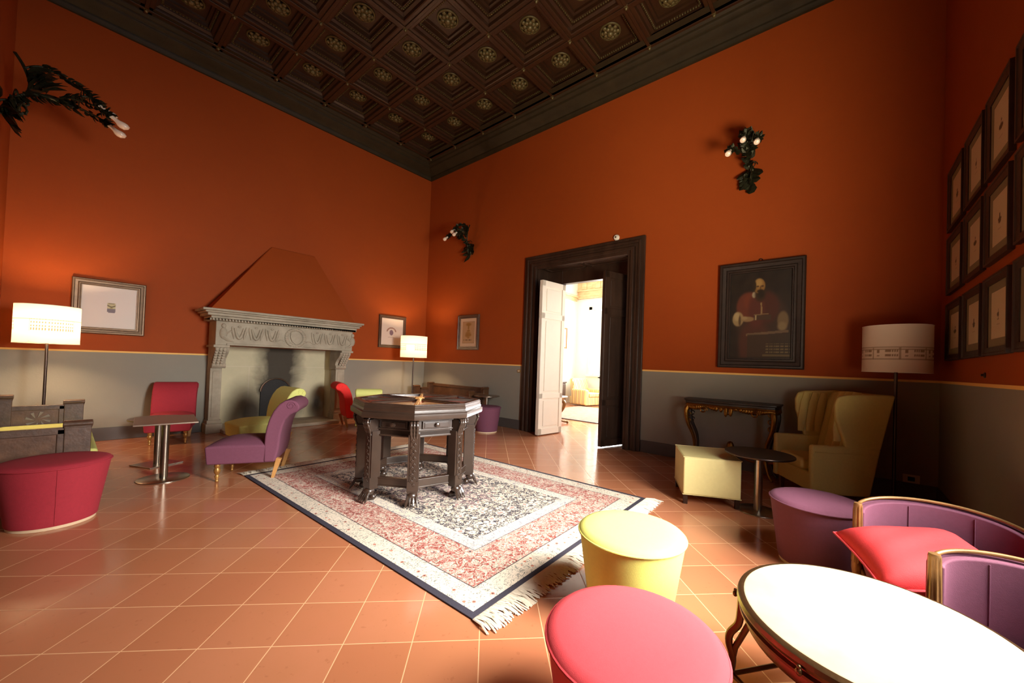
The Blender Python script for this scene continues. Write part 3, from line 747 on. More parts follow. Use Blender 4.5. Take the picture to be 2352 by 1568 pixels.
# ------------------------------------------------------------------ rug
RX0, RX1, RY0, RY1 = -4.10, -1.91, -6.09, -2.90
def rug_material():
    m, g, b, v = newmat('persian_rug'); x, y, z = g.sep(v)[:3]
    hx, hy = (RX1 - RX0) / 2, (RY1 - RY0) / 2
    ex = g.m('SUBTRACT', hx, g.m('ABSOLUTE', x)); ey = g.m('SUBTRACT', hy, g.m('ABSOLUTE', y))
    e = g.m('MINIMUM', ex, ey)
    navy, ivory, red, pink, olive = lin(34, 36, 58), lin(236, 222, 202), lin(164, 58, 50), lin(206, 150, 138), lin(84, 82, 70)
    ax, ay = g.m('ABSOLUTE', x), g.m('ABSOLUTE', y)
    sv = g.comb(ax, ay)          # mirrored pattern space
    def vines(vec, sc, w, dist=1.2):
        n = g.noise(vec, sc, 2, .5, dist); return g.m('LESS_THAN', g.m('ABSOLUTE', g.m('SUBTRACT', n, .5)), w)
    def flowers(vec, sc, r): return g.m('LESS_THAN', g.vor(vec, sc, rnd=.75), r)
    def ring(vec, sc, r0, r1):
        d = g.vor(vec, sc, rnd=.75); return g.m('MULTIPLY', g.m('GREATER_THAN', d, r0), g.m('LESS_THAN', d, r1))
    # field
    F = g.mix(vines(sv, 17, .036), navy, ivory)
    F = g.mix(vines(g.comb(ay, ax), 30, .022, 2), F, ivory)
    F = g.mix(ring(sv, 13, .24, .38), F, ivory); F = g.mix(flowers(sv, 13, .2), F, lin(190, 150, 140))
    F = g.mix(flowers(g.comb(ay, ax), 24, .26), F, lin(222, 200, 170)); F = g.mix(flowers(sv, 11, .08), F, navy)
    med = g.m('SQRT', g.m('ADD', g.m('POWER', g.m('DIVIDE', ax, .42), 2.0), g.m('POWER', g.m('DIVIDE', ay, .62), 2.0)))
    F = g.mix(g.m('MULTIPLY', g.m('MULTIPLY', g.m('LESS_THAN', med, 1.0), vines(sv, 9, .05)), .45), F, lin(150, 110, 120))
    # main red border
    bd = g.mix(vines(sv, 19, .06), red, ivory); bd = g.mix(ring(sv, 10, .20, .38), bd, ivory)
    bd = g.mix(flowers(sv, 10, .2), bd, pink); bd = g.mix(flowers(sv, 10, .1), bd, navy); bd = g.mix(vines(g.comb(ay, ax), 40, .03, 2), bd, olive)
    bd = g.mix(vines(g.comb(ay, ax), 26, .045, 2), bd, pink); bd = g.mix(flowers(g.comb(ay, ax), 26, .2), bd, ivory)
    # guard bands
    gd = g.mix(vines(sv, 30, .02), ivory, lin(128, 130, 120)); gd = g.mix(flowers(sv, 16, .17), gd, lin(204, 124, 100)); gd = g.mix(flowers(sv, 16, .08), gd, navy)
    band = lambda a: g.m('LESS_THAN', e, a)
    c = F
    gd2 = g.mix(vines(sv, 26, .03), ivory, lin(150, 150, 160))
    c = g.mix(band(.56), c, gd2); c = g.mix(band(.462), c, lin(90, 84, 96)); c = g.mix(band(.456), c, bd)
    c = g.mix(band(.178), c, lin(60, 50, 60)); c = g.mix(band(.172), c, gd); c = g.mix(band(.038), c, navy)
    wv = g.noise(v, 260, 2); c = g.mix(g.m('MULTIPLY', wv, .25), c, lin(150, 138, 128))
    g.L.new(c, b.inputs['Base Color']); b.inputs['Roughness'].default_value = .95; b.inputs['Specular IOR Level'].default_value = .15
    g.L.new(g.bump(wv, .5, .003), b.inputs['Normal']); return m
bm = nb(); hx, hy = (RX1 - RX0) / 2, (RY1 - RY0) / 2
bxx(bm, -hx, hx, -hy, hy, 0, .008)
rug = tag(obj('rug', bm, rug_material(), smooth=False, bevel=.003, bseg=1), 'large navy, ivory and red floral rug on the tiles under the octagonal table', 'rug'); rug.location = ((RX0 + RX1) / 2, (RY0 + RY1) / 2, 0.001); rug.rotation_euler = (0, 0, R(1.5))
bm = nb()
for s in (-1, 1):
    x = -hx
    while x < hx:
        for k in range(2):
            L = .10 + random.random() * .05; dx = random.uniform(-.035, .035); w = .004
            p0 = Vector((x, s * hy, .008)); p1 = Vector((x + dx * .5, s * (hy + L * .55), .012 + random.random() * .008)); p2 = Vector((x + dx, s * (hy + L), .004))
            a = [bm.verts.new(p + Vector((-w, 0, 0))) for p in (p0, p1, p2)]; c = [bm.verts.new(p + Vector((w, 0, 0))) for p in (p0, p1, p2)]
            d = [bm.verts.new(p + Vector((0, 0, .004))) for p in (p0, p1, p2)]
            for i in range(2):
                bm.faces.new((a[i], a[i+1], d[i+1], d[i])); bm.faces.new((d[i], d[i+1], c[i+1], c[i]))
        x += .0075
fr = obj('fringe', bm, FRINGE, rug); fr['kind'] = 'stuff'

# ------------------------------------------------------------------ octagonal table
t = thing('octagonal_table', 'dark carved octagonal table with clawed feet standing on the rug', 'table', (-3.15, -4.34, .0125), R(232 - 270 + 0))
t.scale = (1, 1, .972); t.rotation_euler = (0, 0, R(232))      # local +X points at the nearest corner
OCT = [pi / 4 * k for k in range(8)]
def octring(bm, prof):
    rings = [[bm.verts.new((r * cos(a), r * sin(a), z)) for a in OCT] for r, z in prof]
    for a, b in zip(rings, rings[1:]):
        for i in range(8):
            j = (i + 1) % 8; bm.faces.new((a[i], a[j], b[j], b[i]))
    return rings
bm = nb()
rg = octring(bm, [(.50, .72), (.597, .722), (.602, .735), (.602, .768), (.598, .772), (.588, .776), (.588, .786), (.582, .80), (.584, .818), (.578, .822), (.580, .838), (.572, .842), (.572, .846), (.53, .846), (.525, .842), (.525, .815)])
obj('top_rim', bm, TABW, t, angle=20)
LEATH = mat('red_leather', lin(150, 62, 44), .25, 0, .3, 7, .05, 80, coat=.4)
LEATL = mat('pale_inlay', lin(206, 160, 110), .3, 0, .25, 6, .05, 60, coat=.3)
bm = nb(); r0 = octring(bm, [(.526, .822), (.526, .827)]); bm.faces.new(r0[1]); bm.faces.new(r0[0][::-1]); obj('playing_surface', bm, LEATH, t, smooth=False)
for k in range(8):
    a0, a1 = OCT[k] + .05, OCT[(k + 1) % 8] - .05 + (2 * pi if k == 7 else 0); am = (a0 + a1) / 2
    bm = nb(); pts = [(.14 * cos(am), .14 * sin(am)), (.47 * cos(a0), .47 * sin(a0)), (.47 * cos(a1), .47 * sin(a1))]
    pts2 = [(p[0] * .995, p[1] * .995) for p in pts]
    prism(bm, pts, .827, .829, 'xy'); obj('inlaid_panel', bm, LEATL if k in (0, 7, 4) else LEATH, t, smooth=False)
for k in range(8):
    bm = nb(); a = OCT[k]; rot = Matrix.Rotation(a, 3, 'Z')
    box(bm, (cos(a) * .27, sin(a) * .27, .836), (.50, .028, .018), rz=a)
    box(bm, (cos(a) * .27, sin(a) * .27, .847), (.50, .014, .006), rz=a)
    obj('divider_rail', bm, WOODL if k in (0, 4) else TABW, t, bevel=.003, bseg=1)
bm = nb(); lathe(bm, [(.05, .827), (.05, .85), (.035, .86), (.012, .865)], seg=8); obj('centre_boss', bm, WOODL, t, angle=20)
RL = .475
for k in range(8):      # aprons + drawers on each side
    am = OCT[k] + pi / 8; ap = RL * cos(pi / 8); side = 2 * RL * sin(pi / 8) - .03
    rot = Matrix.Rotation(am + pi / 2, 3, 'Z')
    def P(bm_, cx_, dy, cz, s): box(bm_, rot @ Vector((cx_, -dy, cz)), s, rz=am + pi / 2)
    bm = nb(); P(bm, 0, ap - .02, .645, (side, .03, .15)); P(bm, 0, ap, .62, (side, .012, .012)); P(bm, 0, ap, .565, (side, .012, .014)); P(bm, 0, ap + .004, .705, (side, .016, .02))
    P(bm, 0, ap - .015, .585, (side, .02, .05))
    obj('apron', bm, TABW, t, bevel=.003)
    bm = nb(); P(bm, 0, ap + .004, .662, (side - .09, .016, .066)); P(bm, 0, ap + .012, .662, (side - .12, .012, .046))
    dr = obj('drawer', bm, TABW, t, bevel=.004)
    bm = nb(); c = rot @ Vector((0, -(ap + .016), .664)); d = rot @ Vector((0, -1, 0))
    lathe(bm, [(.016, 0), (.022, .004), (.010, .010), (.010, .016), (.019, .024), (.017, .032), (.006, .036)], c, 14, axis=d); obj('knob', bm, TABW, dr)
    bm = nb(); P(bm, 0, ap - .02, .165, (side + .02, .035, .055)); P(bm, 0, ap - .02, .197, (side + .02, .045, .012)); P(bm, 0, ap - .02, .133, (side + .02, .045, .012))
    obj('stretcher', bm, TABW, t, bevel=.003)
for k in range(8):
    a = OCT[k]; rot = Matrix.Rotation(a, 3, 'Z')
    bm = nb()
    k0 = 0
    box(bm, (RL + .005, 0, .36), (.09, .09, .48)); box(bm, (RL + .05, 0, .36), (.014, .055, .42))
    for q in range(14):   # carved chain of beads down the face
        box(bm, (RL + .058, (-1) ** q * .008, .18 + q * .028), (.012, .018, .022), rot=Matrix.Rotation(.6 * (-1) ** q, 3, 'X'))
    box(bm, (RL + .012, 0, .165), (.092, .088, .085)); box(bm, (RL + .012, 0, .118), (.08, .08, .03))
    # claw reaching up under the top : three curved fingers + scroll
    for s in (-.024, 0, .024):
        tube(bm, spline([(RL + .045, s * .8, .56), (RL + .065, s, .62), (RL + .085, s, .675), (RL + .075, s, .71), (RL + .04, s, .72)], 5), [.010 + .004 * (i % 3 == 1) for i in range(21)], 7)
    prism(bm, [(RL - .02, .56), (RL + .04, .56), (RL + .06, .62), (RL + .072, .67), (RL + .06, .70), (RL - .02, .715)], -.03, .03, 'xz')
    bm.verts.ensure_lookup_table()
    for v in bm.verts: v.co = rot @ v.co
    leg = obj('leg', bm, TABW, t, bevel=.003, bseg=1)
    bm = nb()
    sphere(bm, (RL + .03, 0, .085), .045, 1.0, 1.0, .8)
    for s in (-.036, -.012, .012, .036):
        tube(bm, spline([(RL + .02, s * .6, .10), (RL + .06, s * .9, .075), (RL + .085, s * 1.15, .03), (RL + .098, s * 1.25, .006)], 5), [.0135, .0135, .013, .0135, .015, .013, .012, .013, .014, .012, .010, .009, .008, .006, .004, .003][:16], 7)
        sphere(bm, (RL + .072, s * 1.05, .053), .014, 1, 1, 1, 8, 5)
    sphere(bm, (RL - .005, 0, .03), .03, 1, 1.2, 1)
    for v in bm.verts: v.co = rot @ v.co
    obj('claw_foot', bm, TABW, leg)

# ------------------------------------------------------------------ poufs
def make_pouf(name, label, loc, m, rt=.245, rb=.19, h=.41, group=None, ring=True, seam=90):
    t = thing(name, label, 'pouf', loc, 0, group)
    bm = nb(); z0 = .022 if ring else .005
    lathe(bm, [(rb, z0), (rb + .003, z0 + .01)] + [(rb + (rt - rb) * (i / 8) , z0 + (h - .012 - z0) * i / 8) for i in range(1, 9)], seg=48); obj('side_cover', bm, m, t)
    bm = nb(); lathe(bm, [(rt, h - .014), (rt + .004, h - .008), (rt - .004, h + .004), (rt - .03, h + .013), (rt * .6, h + .019), (.001, h + .021)], seg=48); obj('top_pad', bm, m, t)
    bm = nb(); tube(bm, [((rt + .003) * cos(2*pi*k/48), (rt + .003) * sin(2*pi*k/48), h - .010) for k in range(48)], .0055, 8, closed=True); obj('piping', bm, m, t)
    if ring:
        bm = nb(); lathe(bm, [(rb - .012, 0), (rb - .006, .001), (rb - .006, .022)], seg=40); obj('base_ring', bm, BASERING, t)
    for a in (R(seam),):
        bm = nb(); tube(bm, [((rb + .003) * cos(a), (rb + .003) * sin(a), .03), ((rt + .001) * cos(a), (rt + .001) * sin(a), h - .015)], .0022, 6); obj('seam', bm, m, t)
    return t
make_pouf('pouf', 'crimson round pouf in front of the old wooden bench at far left', (-5.315, -3.245, 0), RED, .262, .205, .415, seam=-88)
make_pouf('pouf', 'purple round pouf at the back, between the octagonal table and the doorway', (-.60, -2.70, 0), PURPLE, .235, .185, .43)
make_pouf('pouf', 'pale lime yellow pouf beside the rug corner, behind the red pouf', (-3.50, -6.63, 0), YGREEN, .25, .195, .40)
make_pouf('pouf', 'coral red pouf in the foreground, cut by the bottom edge', (-4.195, -6.945, 0), PINKRED, .255, .2, .40)
make_pouf('pouf', 'purple pouf in the shade behind the marble table, beside the farther curved-back chair', (-2.24, -7.31, 0), PURPLE, .25, .20, .40)

# ------------------------------------------------------------------ slipper chairs (front faces local -Y)
def make_slipper(label, m, loc, rz, group=None, w=.50):
    t = thing('slipper_chair', label, 'chair', loc, rz, group)
    hw = w / 2
    # seat : cushion with domed top
    bm = nb(); nx, ny = 10, 12; top = []; 
    for j in range(ny + 1):
        row = []
        for i in range(nx + 1):
            u, v = -1 + 2 * i / nx, -1 + 2 * j / ny
            row.append(bm.verts.new((u * hw, -.30 + .27 + v * .285 - .0, .335 + .055 * (1 - u ** 4) * (1 - abs(v) ** 3) + .0)))
        top.append(row)
    for j in range(ny):
        for i in range(nx): bm.faces.new((top[j][i], top[j][i+1], top[j+1][i+1], top[j+1][i]))
    edge = [top[0][i] for i in range(nx + 1)] + [top[j][nx] for j in range(1, ny + 1)] + [top[ny][i] for i in range(nx - 1, -1, -1)] + [top[j][0] for j in range(ny - 1, 0, -1)]
    low = [bm.verts.new((v.co.x * .95, (v.co.y + .03) * .95 - .03, .165)) for v in edge]
    for i in range(len(edge)):
        j = (i + 1) % len(edge); bm.faces.new((edge[i], edge[j], low[j], low[i]))
    bm.faces.new(low[::-1]); obj('seat', bm, m, t, bevel=.018, bseg=3, angle=50)
    # back with rolled top
    prof = [(.15, .17), (.245, .17), (.272, .30), (.282, .42), (.295, .50), (.32, .575), (.355, .62), (.39, .638), (.415, .648), (.437, .68), (.432, .715), (.405, .75), (.36, .768), (.31, .762), (.26, .725), (.215, .66), (.182, .58), (.162, .50), (.152, .42), (.148, .34)]
    bm = nb(); prism(bm, prof, -hw, hw); obj('backrest', bm, m, t, bevel=.02, bseg=3, angle=50)
    for s in (-1, 1):
        bm = nb(); tube(bm, [(s * (hw + .002), .362 + cos(a) * .04 * (1 - a / 14), .71 + sin(a) * .04 * (1 - a / 14)) for a in [q * .5 for q in range(20)]], .004, 6); obj('scroll_piping', bm, m, t)
    for s in (-1, 1):
        bm = nb(); lathe(bm, [(.012, 0), (.016, .008), (.011, .02), (.019, .05), (.012, .065), (.024, .09), (.027, .11), (.018, .13), (.024, .14), (.022, .165)], (s * (hw - .06), -.225, 0), 16); obj('front_leg', bm, GOLDB, t)
        bm = nb(); box(bm, (0, 0, .10), (.026, .026, .20), rot=Matrix.Rotation(-.26, 3, 'X') @ Matrix.Rotation(s * .06, 3, 'Y'), taper=1.7)
        for v in bm.verts: v.co += Vector((s * (hw - .055), .245, 0.0))
        zmin = min(v.co.z for v in bm.verts)
        for v in bm.verts: v.co.z -= zmin
        obj('rear_leg', bm, WOODL, t, bevel=.003)
    return t
make_slipper('purple slipper chair with a rolled back, rear legs on the rug corner', PURPLE, (-4.07, -2.90, 0), R(-120))
make_slipper('lime green slipper chair in front of the hearth, behind the purple chair', GREEN, (-3.66, -1.66, 0), R(-86))
make_slipper('crimson slipper chair facing the room, left of the fireplace behind the steel tables', RED, (-4.36, -.52, 0), R(-14), w=.46)
make_slipper('bright red slipper chair seen from its back, right of the fireplace', REDW, (-1.93, -.82, 0), R(76))
make_slipper('lime green slipper chair mostly hidden behind the octagonal table', GREEN, (-2.225, -1.715, 0), R(150), w=.36).scale = (1, 1, .97)

# ------------------------------------------------------------------ steel pedestal tables
def make_pedestal(label, loc, rz, h, top, base, mt, group=None, col_r=.03):
    t = thing('pedestal_table', label, 'table', loc, rz, group)
    bm = nb()
    if top[0] == 'round': lathe(bm, [(top[1] - .004, h - .016), (top[1], h - .012), (top[1], h - .003), (top[1] - .004, h)], seg=56)
    else: bxx(bm, -top[1] / 2, top[1] / 2, -top[2] / 2, top[2] / 2, h - .014, h)
    obj('table_top', bm, mt, t, bevel=.003)
    bm = nb(); lathe(bm, [(col_r, .01), (col_r, h - .02)], seg=24, cap=True); lathe(bm, [(col_r * 2.2, h - .02), (col_r * 2.2, h - .015)], seg=20); obj('column', bm, STEEL, t)
    bm = nb()
    if base[0] == 'round': lathe(bm, [(base[1], 0), (base[1], .006), (base[1] - .006, .010), (.03, .013)], seg=48)
    else: bxx(bm, -base[1] / 2, base[1] / 2, -base[1] / 2, base[1] / 2, 0, .012)
    obj('base_plate', bm, STEEL, t, bevel=.002)
    return t
make_pedestal('steel pedestal table with a round foot and rectangular top, nearer of the two', (-4.67, -2.52, 0), R(-6), .555, ('rect', .43, .56), ('round', .19), STEELT)
make_pedestal('steel pedestal table with a square foot, behind the round-footed one', (-4.64, -1.86, 0), R(25), .49, ('round', .24), ('square', .30), STEELT)
make_pedestal('dark round pedestal table beside the cream wing chair and ottoman', (-1.45, -6.88, 0), 0, .50, ('round', .265), ('round', .165), DARKTOP, col_r=.033)
make_pedestal('small round steel pedestal table by the far corner bench, behind the purple pouf', (-.34, -2.42, 0), 0, .59, ('round', .235), ('round', .14), STEELT, col_r=.03)

# ------------------------------------------------------------------ floor lamps
def shade_fn(u, v, faint=0, left=True):
    c = (238, 226, 206) if left else (226, 206, 186)
    x = (u * 9.0) % 1.0; k = int(u * 9.0)
    ink = (120, 88, 60) if left else (122, 92, 66)
    if .30 < v < .62:
        if abs(v - .615) < .012 or abs(v - .305) < .01: c = mixc(c, ink, .6)
        xx = (u * 72) % 1.0; row = ((v - .32) / .085) % 1.0
        if k % 3 != 2 and .25 < xx < .75 and .2 < row < .8: c = mixc(c, ink, .85)
        if abs(((u * 9) % 1) - .5) > .49: c = mixc(c, ink, .5)
    if .66 < v < .675 and k % 2 == 0 and .3 < x < .8: c = mixc(c, ink, .5)
    return c
def shade_fn2(u, v):
    c = (232, 212, 190); ink = (150, 120, 92); k = (u * 8) % 1.0
    if abs(v - .48) < .012 or abs(v - .28) < .01 or (abs(v - .52) < .006): c = mixc(c, ink, .7)
    if k < .06 and .26 < v < .52: c = mixc(c, ink, .6)
    if .5 < k < .95 and ((k - .5) * 13) % 1 > .22 and (.41 < v < .46 or .34 < v < .365 or .37 < v < .385): c = mixc(c, ink, .9)
    if .2 < k < .3 and (.40 < v < .46 or .33 < v < .36): c = mixc(c, ink, .9)
    if .5 < k < .7 and abs(v - .6) < .008: c = mixc(c, ink, .6)
    return c
def make_lamp(label, loc, rs, z0, z1, lit, fn, power=18):
    t = thing('floor_lamp', label, 'lamp', loc)
    bm = nb(); lathe(bm, [(.15, 0), (.15, .012), (.14, .018), (.02, .022), (.012, .05)], seg=40); obj('base', bm, DARKTOP, t)
    bm = nb(); lathe(bm, [(.0125, .02), (.0125, z0 + .10)], seg=14); obj('pole', bm, DARKTOP, t)
    sh = painted('lamp_shade', 0, z1 - z0, 300, 44, fn, t, (0, 0, z0), .8, cyl=(rs, 0, 2 * pi))
    key = 'lamp_shade_' + ('lit' if lit else 'plain')
    if key not in MATS:
        m = bpy.data.materials.new(key); m.use_nodes = True; nt = m.node_tree; N = nt.nodes; N.remove(N['Principled BSDF'])
        a = N.new('ShaderNodeAttribute'); a.attribute_name = 'pigment'
        d = N.new('ShaderNodeBsdfDiffuse'); tr = N.new('ShaderNodeBsdfTranslucent'); mx = N.new('ShaderNodeMixShader'); mx.inputs[0].default_value = .20
        nt.links.new(a.outputs['Color'], d.inputs['Color']); nt.links.new(a.outputs['Color'], tr.inputs['Color'])
        nt.links.new(d.outputs[0], mx.inputs[1]); nt.links.new(tr.outputs[0], mx.inputs[2]); nt.links.new(mx.outputs[0], N['Material Output'].inputs[0])
        MATS[key] = m
    sh.data.materials[0] = MATS[key]
    for z in (z0, z1):
        bm = nb(); tube(bm, [(rs * cos(2*pi*k/48), rs * sin(2*pi*k/48), z) for k in range(48)], .003, 6, closed=True); obj('shade_ring', bm, WHITEP, t)
    bm = nb()
    for k in range(3):
        a = k * 2 * pi / 3; tube(bm, [(0, 0, z0 + .09), (rs * cos(a), rs * sin(a), z0 + .02)], .003, 6)
    obj('shade_spokes', bm, DARKTOP, t)
    zb = (z0 + z1) / 2
    bm = nb(); lathe(bm, [(.018, -.06), (.018, -.03), (.03, 0), (.036, .03), (.028, .055), (.001, .068)], (0, 0, zb), 16); 
    bulb = obj('bulb', bm, BULB, t)
    if lit:
        bm_ = MATS.get('bulb_glow')
        if not bm_:
            bm_ = bpy.data.materials.new('bulb_glow'); bm_.use_nodes = True; b = bm_.node_tree.nodes['Principled BSDF']
            b.inputs['Emission Color'].default_value = (1, .72, .42, 1); b.inputs['Emission Strength'].default_value = 30; MATS['bulb_glow'] = bm_
        bulb.data.materials[0] = bm_
        l = bpy.data.lights.new('lamp_light', 'POINT'); l.energy = power; l.color = (1, .70, .42); l.shadow_soft_size = .072
        lo = bpy.data.objects.new('lamp_light', l); COL.objects.link(lo); lo.parent = t; lo.location = (0, 0, zb + .005)
    return t
make_lamp('lit floor lamp with a white facade-printed drum shade, at far left', (-5.43, -.62, 0), .238, 1.235, 1.65, True, lambda u, v: shade_fn(u, v), 85)
make_lamp('lit floor lamp with a white drum shade in the far corner', (-.74, -.66, 0), .262, 1.245, 1.675, True, lambda u, v: shade_fn(u, v), 72)
make_lamp('unlit floor lamp with a printed drum shade behind the wing chair', (-.48, -7.80, 0), .235, 1.24, 1.655, False, shade_fn2)

# ------------------------------------------------------------------ old wooden benches (against a wall; front faces local -Y, length along X)
def make_bench(label, loc, rz, L, D, back_h, arm_h, cushion=True, WOODB=WOODB):
    t = thing('wooden_bench', label, 'bench', loc, rz)
    hl = L / 2
    bm = nb(); bxx(bm, -hl, hl, -.03, 0, .12, back_h - .05); bxx(bm, -hl, hl, -.045, 0, back_h - .06, back_h); bxx(bm, -hl, hl, -.04, 0, .42, .47)
    obj('back_panel', bm, WOODB, t, bevel=.006)
    bm = nb(); bxx(bm, -hl + .04, hl - .04, -D + .02, -.03, .33, .37); obj('seat_board', bm, WOODB, t, bevel=.005)
    bm = nb(); bxx(bm, -hl + .04, hl - .04, -D, -D + .03, .06, .33); bxx(bm, -hl + .1, hl - .1, -D - .008, -D, .10, .29); obj('front_board', bm, WOODB, t, bevel=.005)
    for s in (-1, 1):
        bm = nb(); x = s * (hl - .02)
        bxx(bm, x - .02, x + .02, -D + .05, -.03, .05, arm_h - .06); obj('end_board', bm, mat('reddish_bench_wood', lin(112, 78, 56), .4, 0, .5, 8, .12, 30, stretch=(.5, 1.6, 1.6), coat=.3), t, bevel=.004); bm = nb()
        bxx(bm, x - .03, x + .03, -D + .05, -.03, arm_h - .10, arm_h - .05)
        bxx(bm, x - .03, x + .03, -D + .05, -.03, .28, .33)
        bxx(bm, x - .03, x + .03, -D + .05, -D + .18, .28, arm_h - .06); bxx(bm, x - .03, x + .03, -.10, -.03, .28, arm_h - .06)
        pn = obj('end_panel', bm, WOODB, t, bevel=.005)
        for q in ((-1,) if s > 0 else ()):
            bm = nb(); cx_, cz = x + q * .021, (arm_h - .10 + .33) / 2; rr = .085
            for k in range(8):
                a = k * pi / 4
                pts = [(-D/2 + cos(a - .2) * rr * .25, cz + sin(a - .2) * rr * .25), (-D/2 + cos(a + .12) * rr, cz + sin(a + .12) * rr), (-D/2 + cos(a + .42) * rr, cz + sin(a + .42) * rr)]
                prism(bm, pts, min(cx_, cx_ + q * .008), max(cx_, cx_ + q * .008))
            obj('carved_rosette', bm, mat('pale_rosette', lin(136, 122, 106), .5, 0, .2, 20), pn, smooth=False)
        for yy, hh in ((-D + .075, arm_h), (-.075, back_h + .02)):
            bm = nb(); bxx(bm, x - .04, x + .04, yy - .07, yy + .07, 0, hh - .04)
            tube(bm, [(x, yy - .078, hh - .025), (x, yy + .078, hh - .025)], .026, 10, flat=1.6); tube(bm, [(x, yy - .074, hh - .05), (x, yy + .074, hh - .05)], .014, 8, flat=3.2)
            obj('post', bm, WOODB, t, bevel=.006)
    if cushion:
        bm = nb(); bxx(bm, -hl + .07, hl - .07, -D - .04, -.05, .335, .385); obj('seat_cushion', bm, GREEN, t, bevel=.025, bseg=3)
    return t
make_bench('old carved wooden bench with a lime seat cushion along the left wall', (RX + .02, -1.84, 0), R(90), 1.92, .63, .68, .63)
make_bench('dark old wooden bench against the doorway wall in the far corner', (-.02, -1.26, 0), R(-90), 1.75, .52, .70, .66, False, mat('brown_bench_wood', lin(92, 58, 32), .4, 0, .5, 7, .1, 30, coat=.2))

# ------------------------------------------------------------------ console table under the portrait
t = thing('console_table', 'dark topped console table with gilded rococo apron under the portrait', 'console', (-.05, -6.42, 0), R(-90)); t.scale = (.9, 1, .985)
bm = nb()
top = [(-.60, 0), (-.60, -.20), (-.55, -.33), (-.42, -.36), (-.3, -.34), (-.15, -.38), (.15, -.38), (.3, -.34), (.42, -.36), (.52, -.33), (.55, -.20), (.55, 0)]
prism(bm, top, .83, .852, 'xy'); prism(bm, [(x * .97, y * .97) for x, y in top], .80, .83, 'xy'); obj('table_top', bm, FRAMED, t, bevel=.006)
bm = nb()
fr_ = [(x * .94, y * .93) for x, y in top]
for (xa, ya), (xb, yb) in zip(fr_, fr_[1:]):
    for k in range(5):
        s = k / 5; x, y = xa + (xb - xa) * s, ya + (yb - ya) * s
        d = .035 + .03 * abs(sin((x + .6) * 9)) + (.05 if abs(x) < .06 else 0)
        sphere(bm, (x, y, .79 - d / 2), .022, 1.1, .8, d / .04, 8, 6)
tube(bm, [(x, y, .79) for x, y in fr_], .018, 8); tube(bm, [(x, y, .765) for x, y in fr_], .010, 8)
for x in (-.3, 0, .3):
    tube(bm, [(x + .05 * cos(a) * (1 - a / 12), -.345, .73 + .04 * sin(a) * (1 - a / 12)) for a in [q * .5 for q in range(18)]], .009, 6)
obj('carved_apron', bm, GOLD, t)
for sx, y in ((-.5, -.28), (.46, -.28), (-.52, -.06), (.48, -.06)):
    bm = nb(); s = 1 if sx > 0 else -1
    tube(bm, spline([(sx, y, .78), (sx + s * .03, y - .03, .70), (sx + s * .01, y - .01, .55), (sx - s * .05, y + .04, .38), (sx - s * .06, y + .05, .20), (sx - s * .01, y + .0, .06), (sx + s * .03, y - .03, .012)], 6), [.036 - .022 * min(1, i / 24) for i in range(37)], 8)
    for z in (.74, .66, .58): tube(bm, [(sx + .03 * cos(a), y - .02 + .0 * a, z + .025 * sin(a)) for a in [q * .7 for q in range(9)]], .008, 6)
    obj('leg', bm, GOLD if y < -.1 else FRAMED, t)
bm = nb(); tube(bm, spline([(-.55, -.24, .2), (-.25, -.13, .16), (-.02, -.10, .26), (.22, -.13, .16), (.50, -.24, .2)], 8), .014, 8); sphere(bm, (-.02, -.10, .30), .045, 1, .8, 1.3); obj('stretcher', bm, GOLD, t)

# ------------------------------------------------------------------ wing chair (front faces local -Y)
t = thing('wing_chair', 'tall cream wing chair with channelled back, between console and unlit lamp', 'armchair', (-.58, -7.27, 0), math.atan2(-.53, -.85) )
t.rotation_euler = (0, 0, math.atan2(-.53, -.85))
w2 = .285
bm = nb(); bxx(bm, -w2, w2, -.24, .22, .125, .30); obj('seat_frame', bm, WINGF, t, bevel=.02, bseg=3)
bm = nb(); bxx(bm, -w2 + .08, w2 - .08, -.27, .16, .30, .41); obj('seat_cushion', bm, WINGF, t, bevel=.035, bseg=4)
bm = nb(); nx = 30; pr = []
for j in range(9):
    v = j / 8; row = []
    for i in range(nx + 1):
        u = -1 + 2 * i / nx
        ch = abs(sin(u * pi * 2.5)) ** .6
        row.append(bm.verts.new((u * (w2 - .01), .155 + .13 * v - .045 * ch * (1 if v < .97 else .5), .34 + .70 * v - .03 * (u ** 2) * v)))
    pr.append(row)
bk = []
for j in range(9):
    v = j / 8; bk.append([bm.verts.new(((-1 + 2 * i / nx) * w2, .25 + .14 * v, .13 + .90 * v)) for i in range(nx + 1)])
for g_ in (pr, bk):
    for j in range(8):
        for i in range(nx): bm.faces.new((g_[j][i], g_[j][i+1], g_[j+1][i+1], g_[j+1][i]))
for i in range(nx): bm.faces.new((pr[8][i], pr[8][i+1], bk[8][i+1], bk[8][i])); bm.faces.new((pr[0][i], pr[0][i+1], bk[0][i+1], bk[0][i]))
for j in range(8):
    for i in (0, nx): bm.faces.new((pr[j][i], pr[j+1][i], bk[j+1][i], bk[j][i]))
obj('backrest', bm, WINGF, t, angle=60)
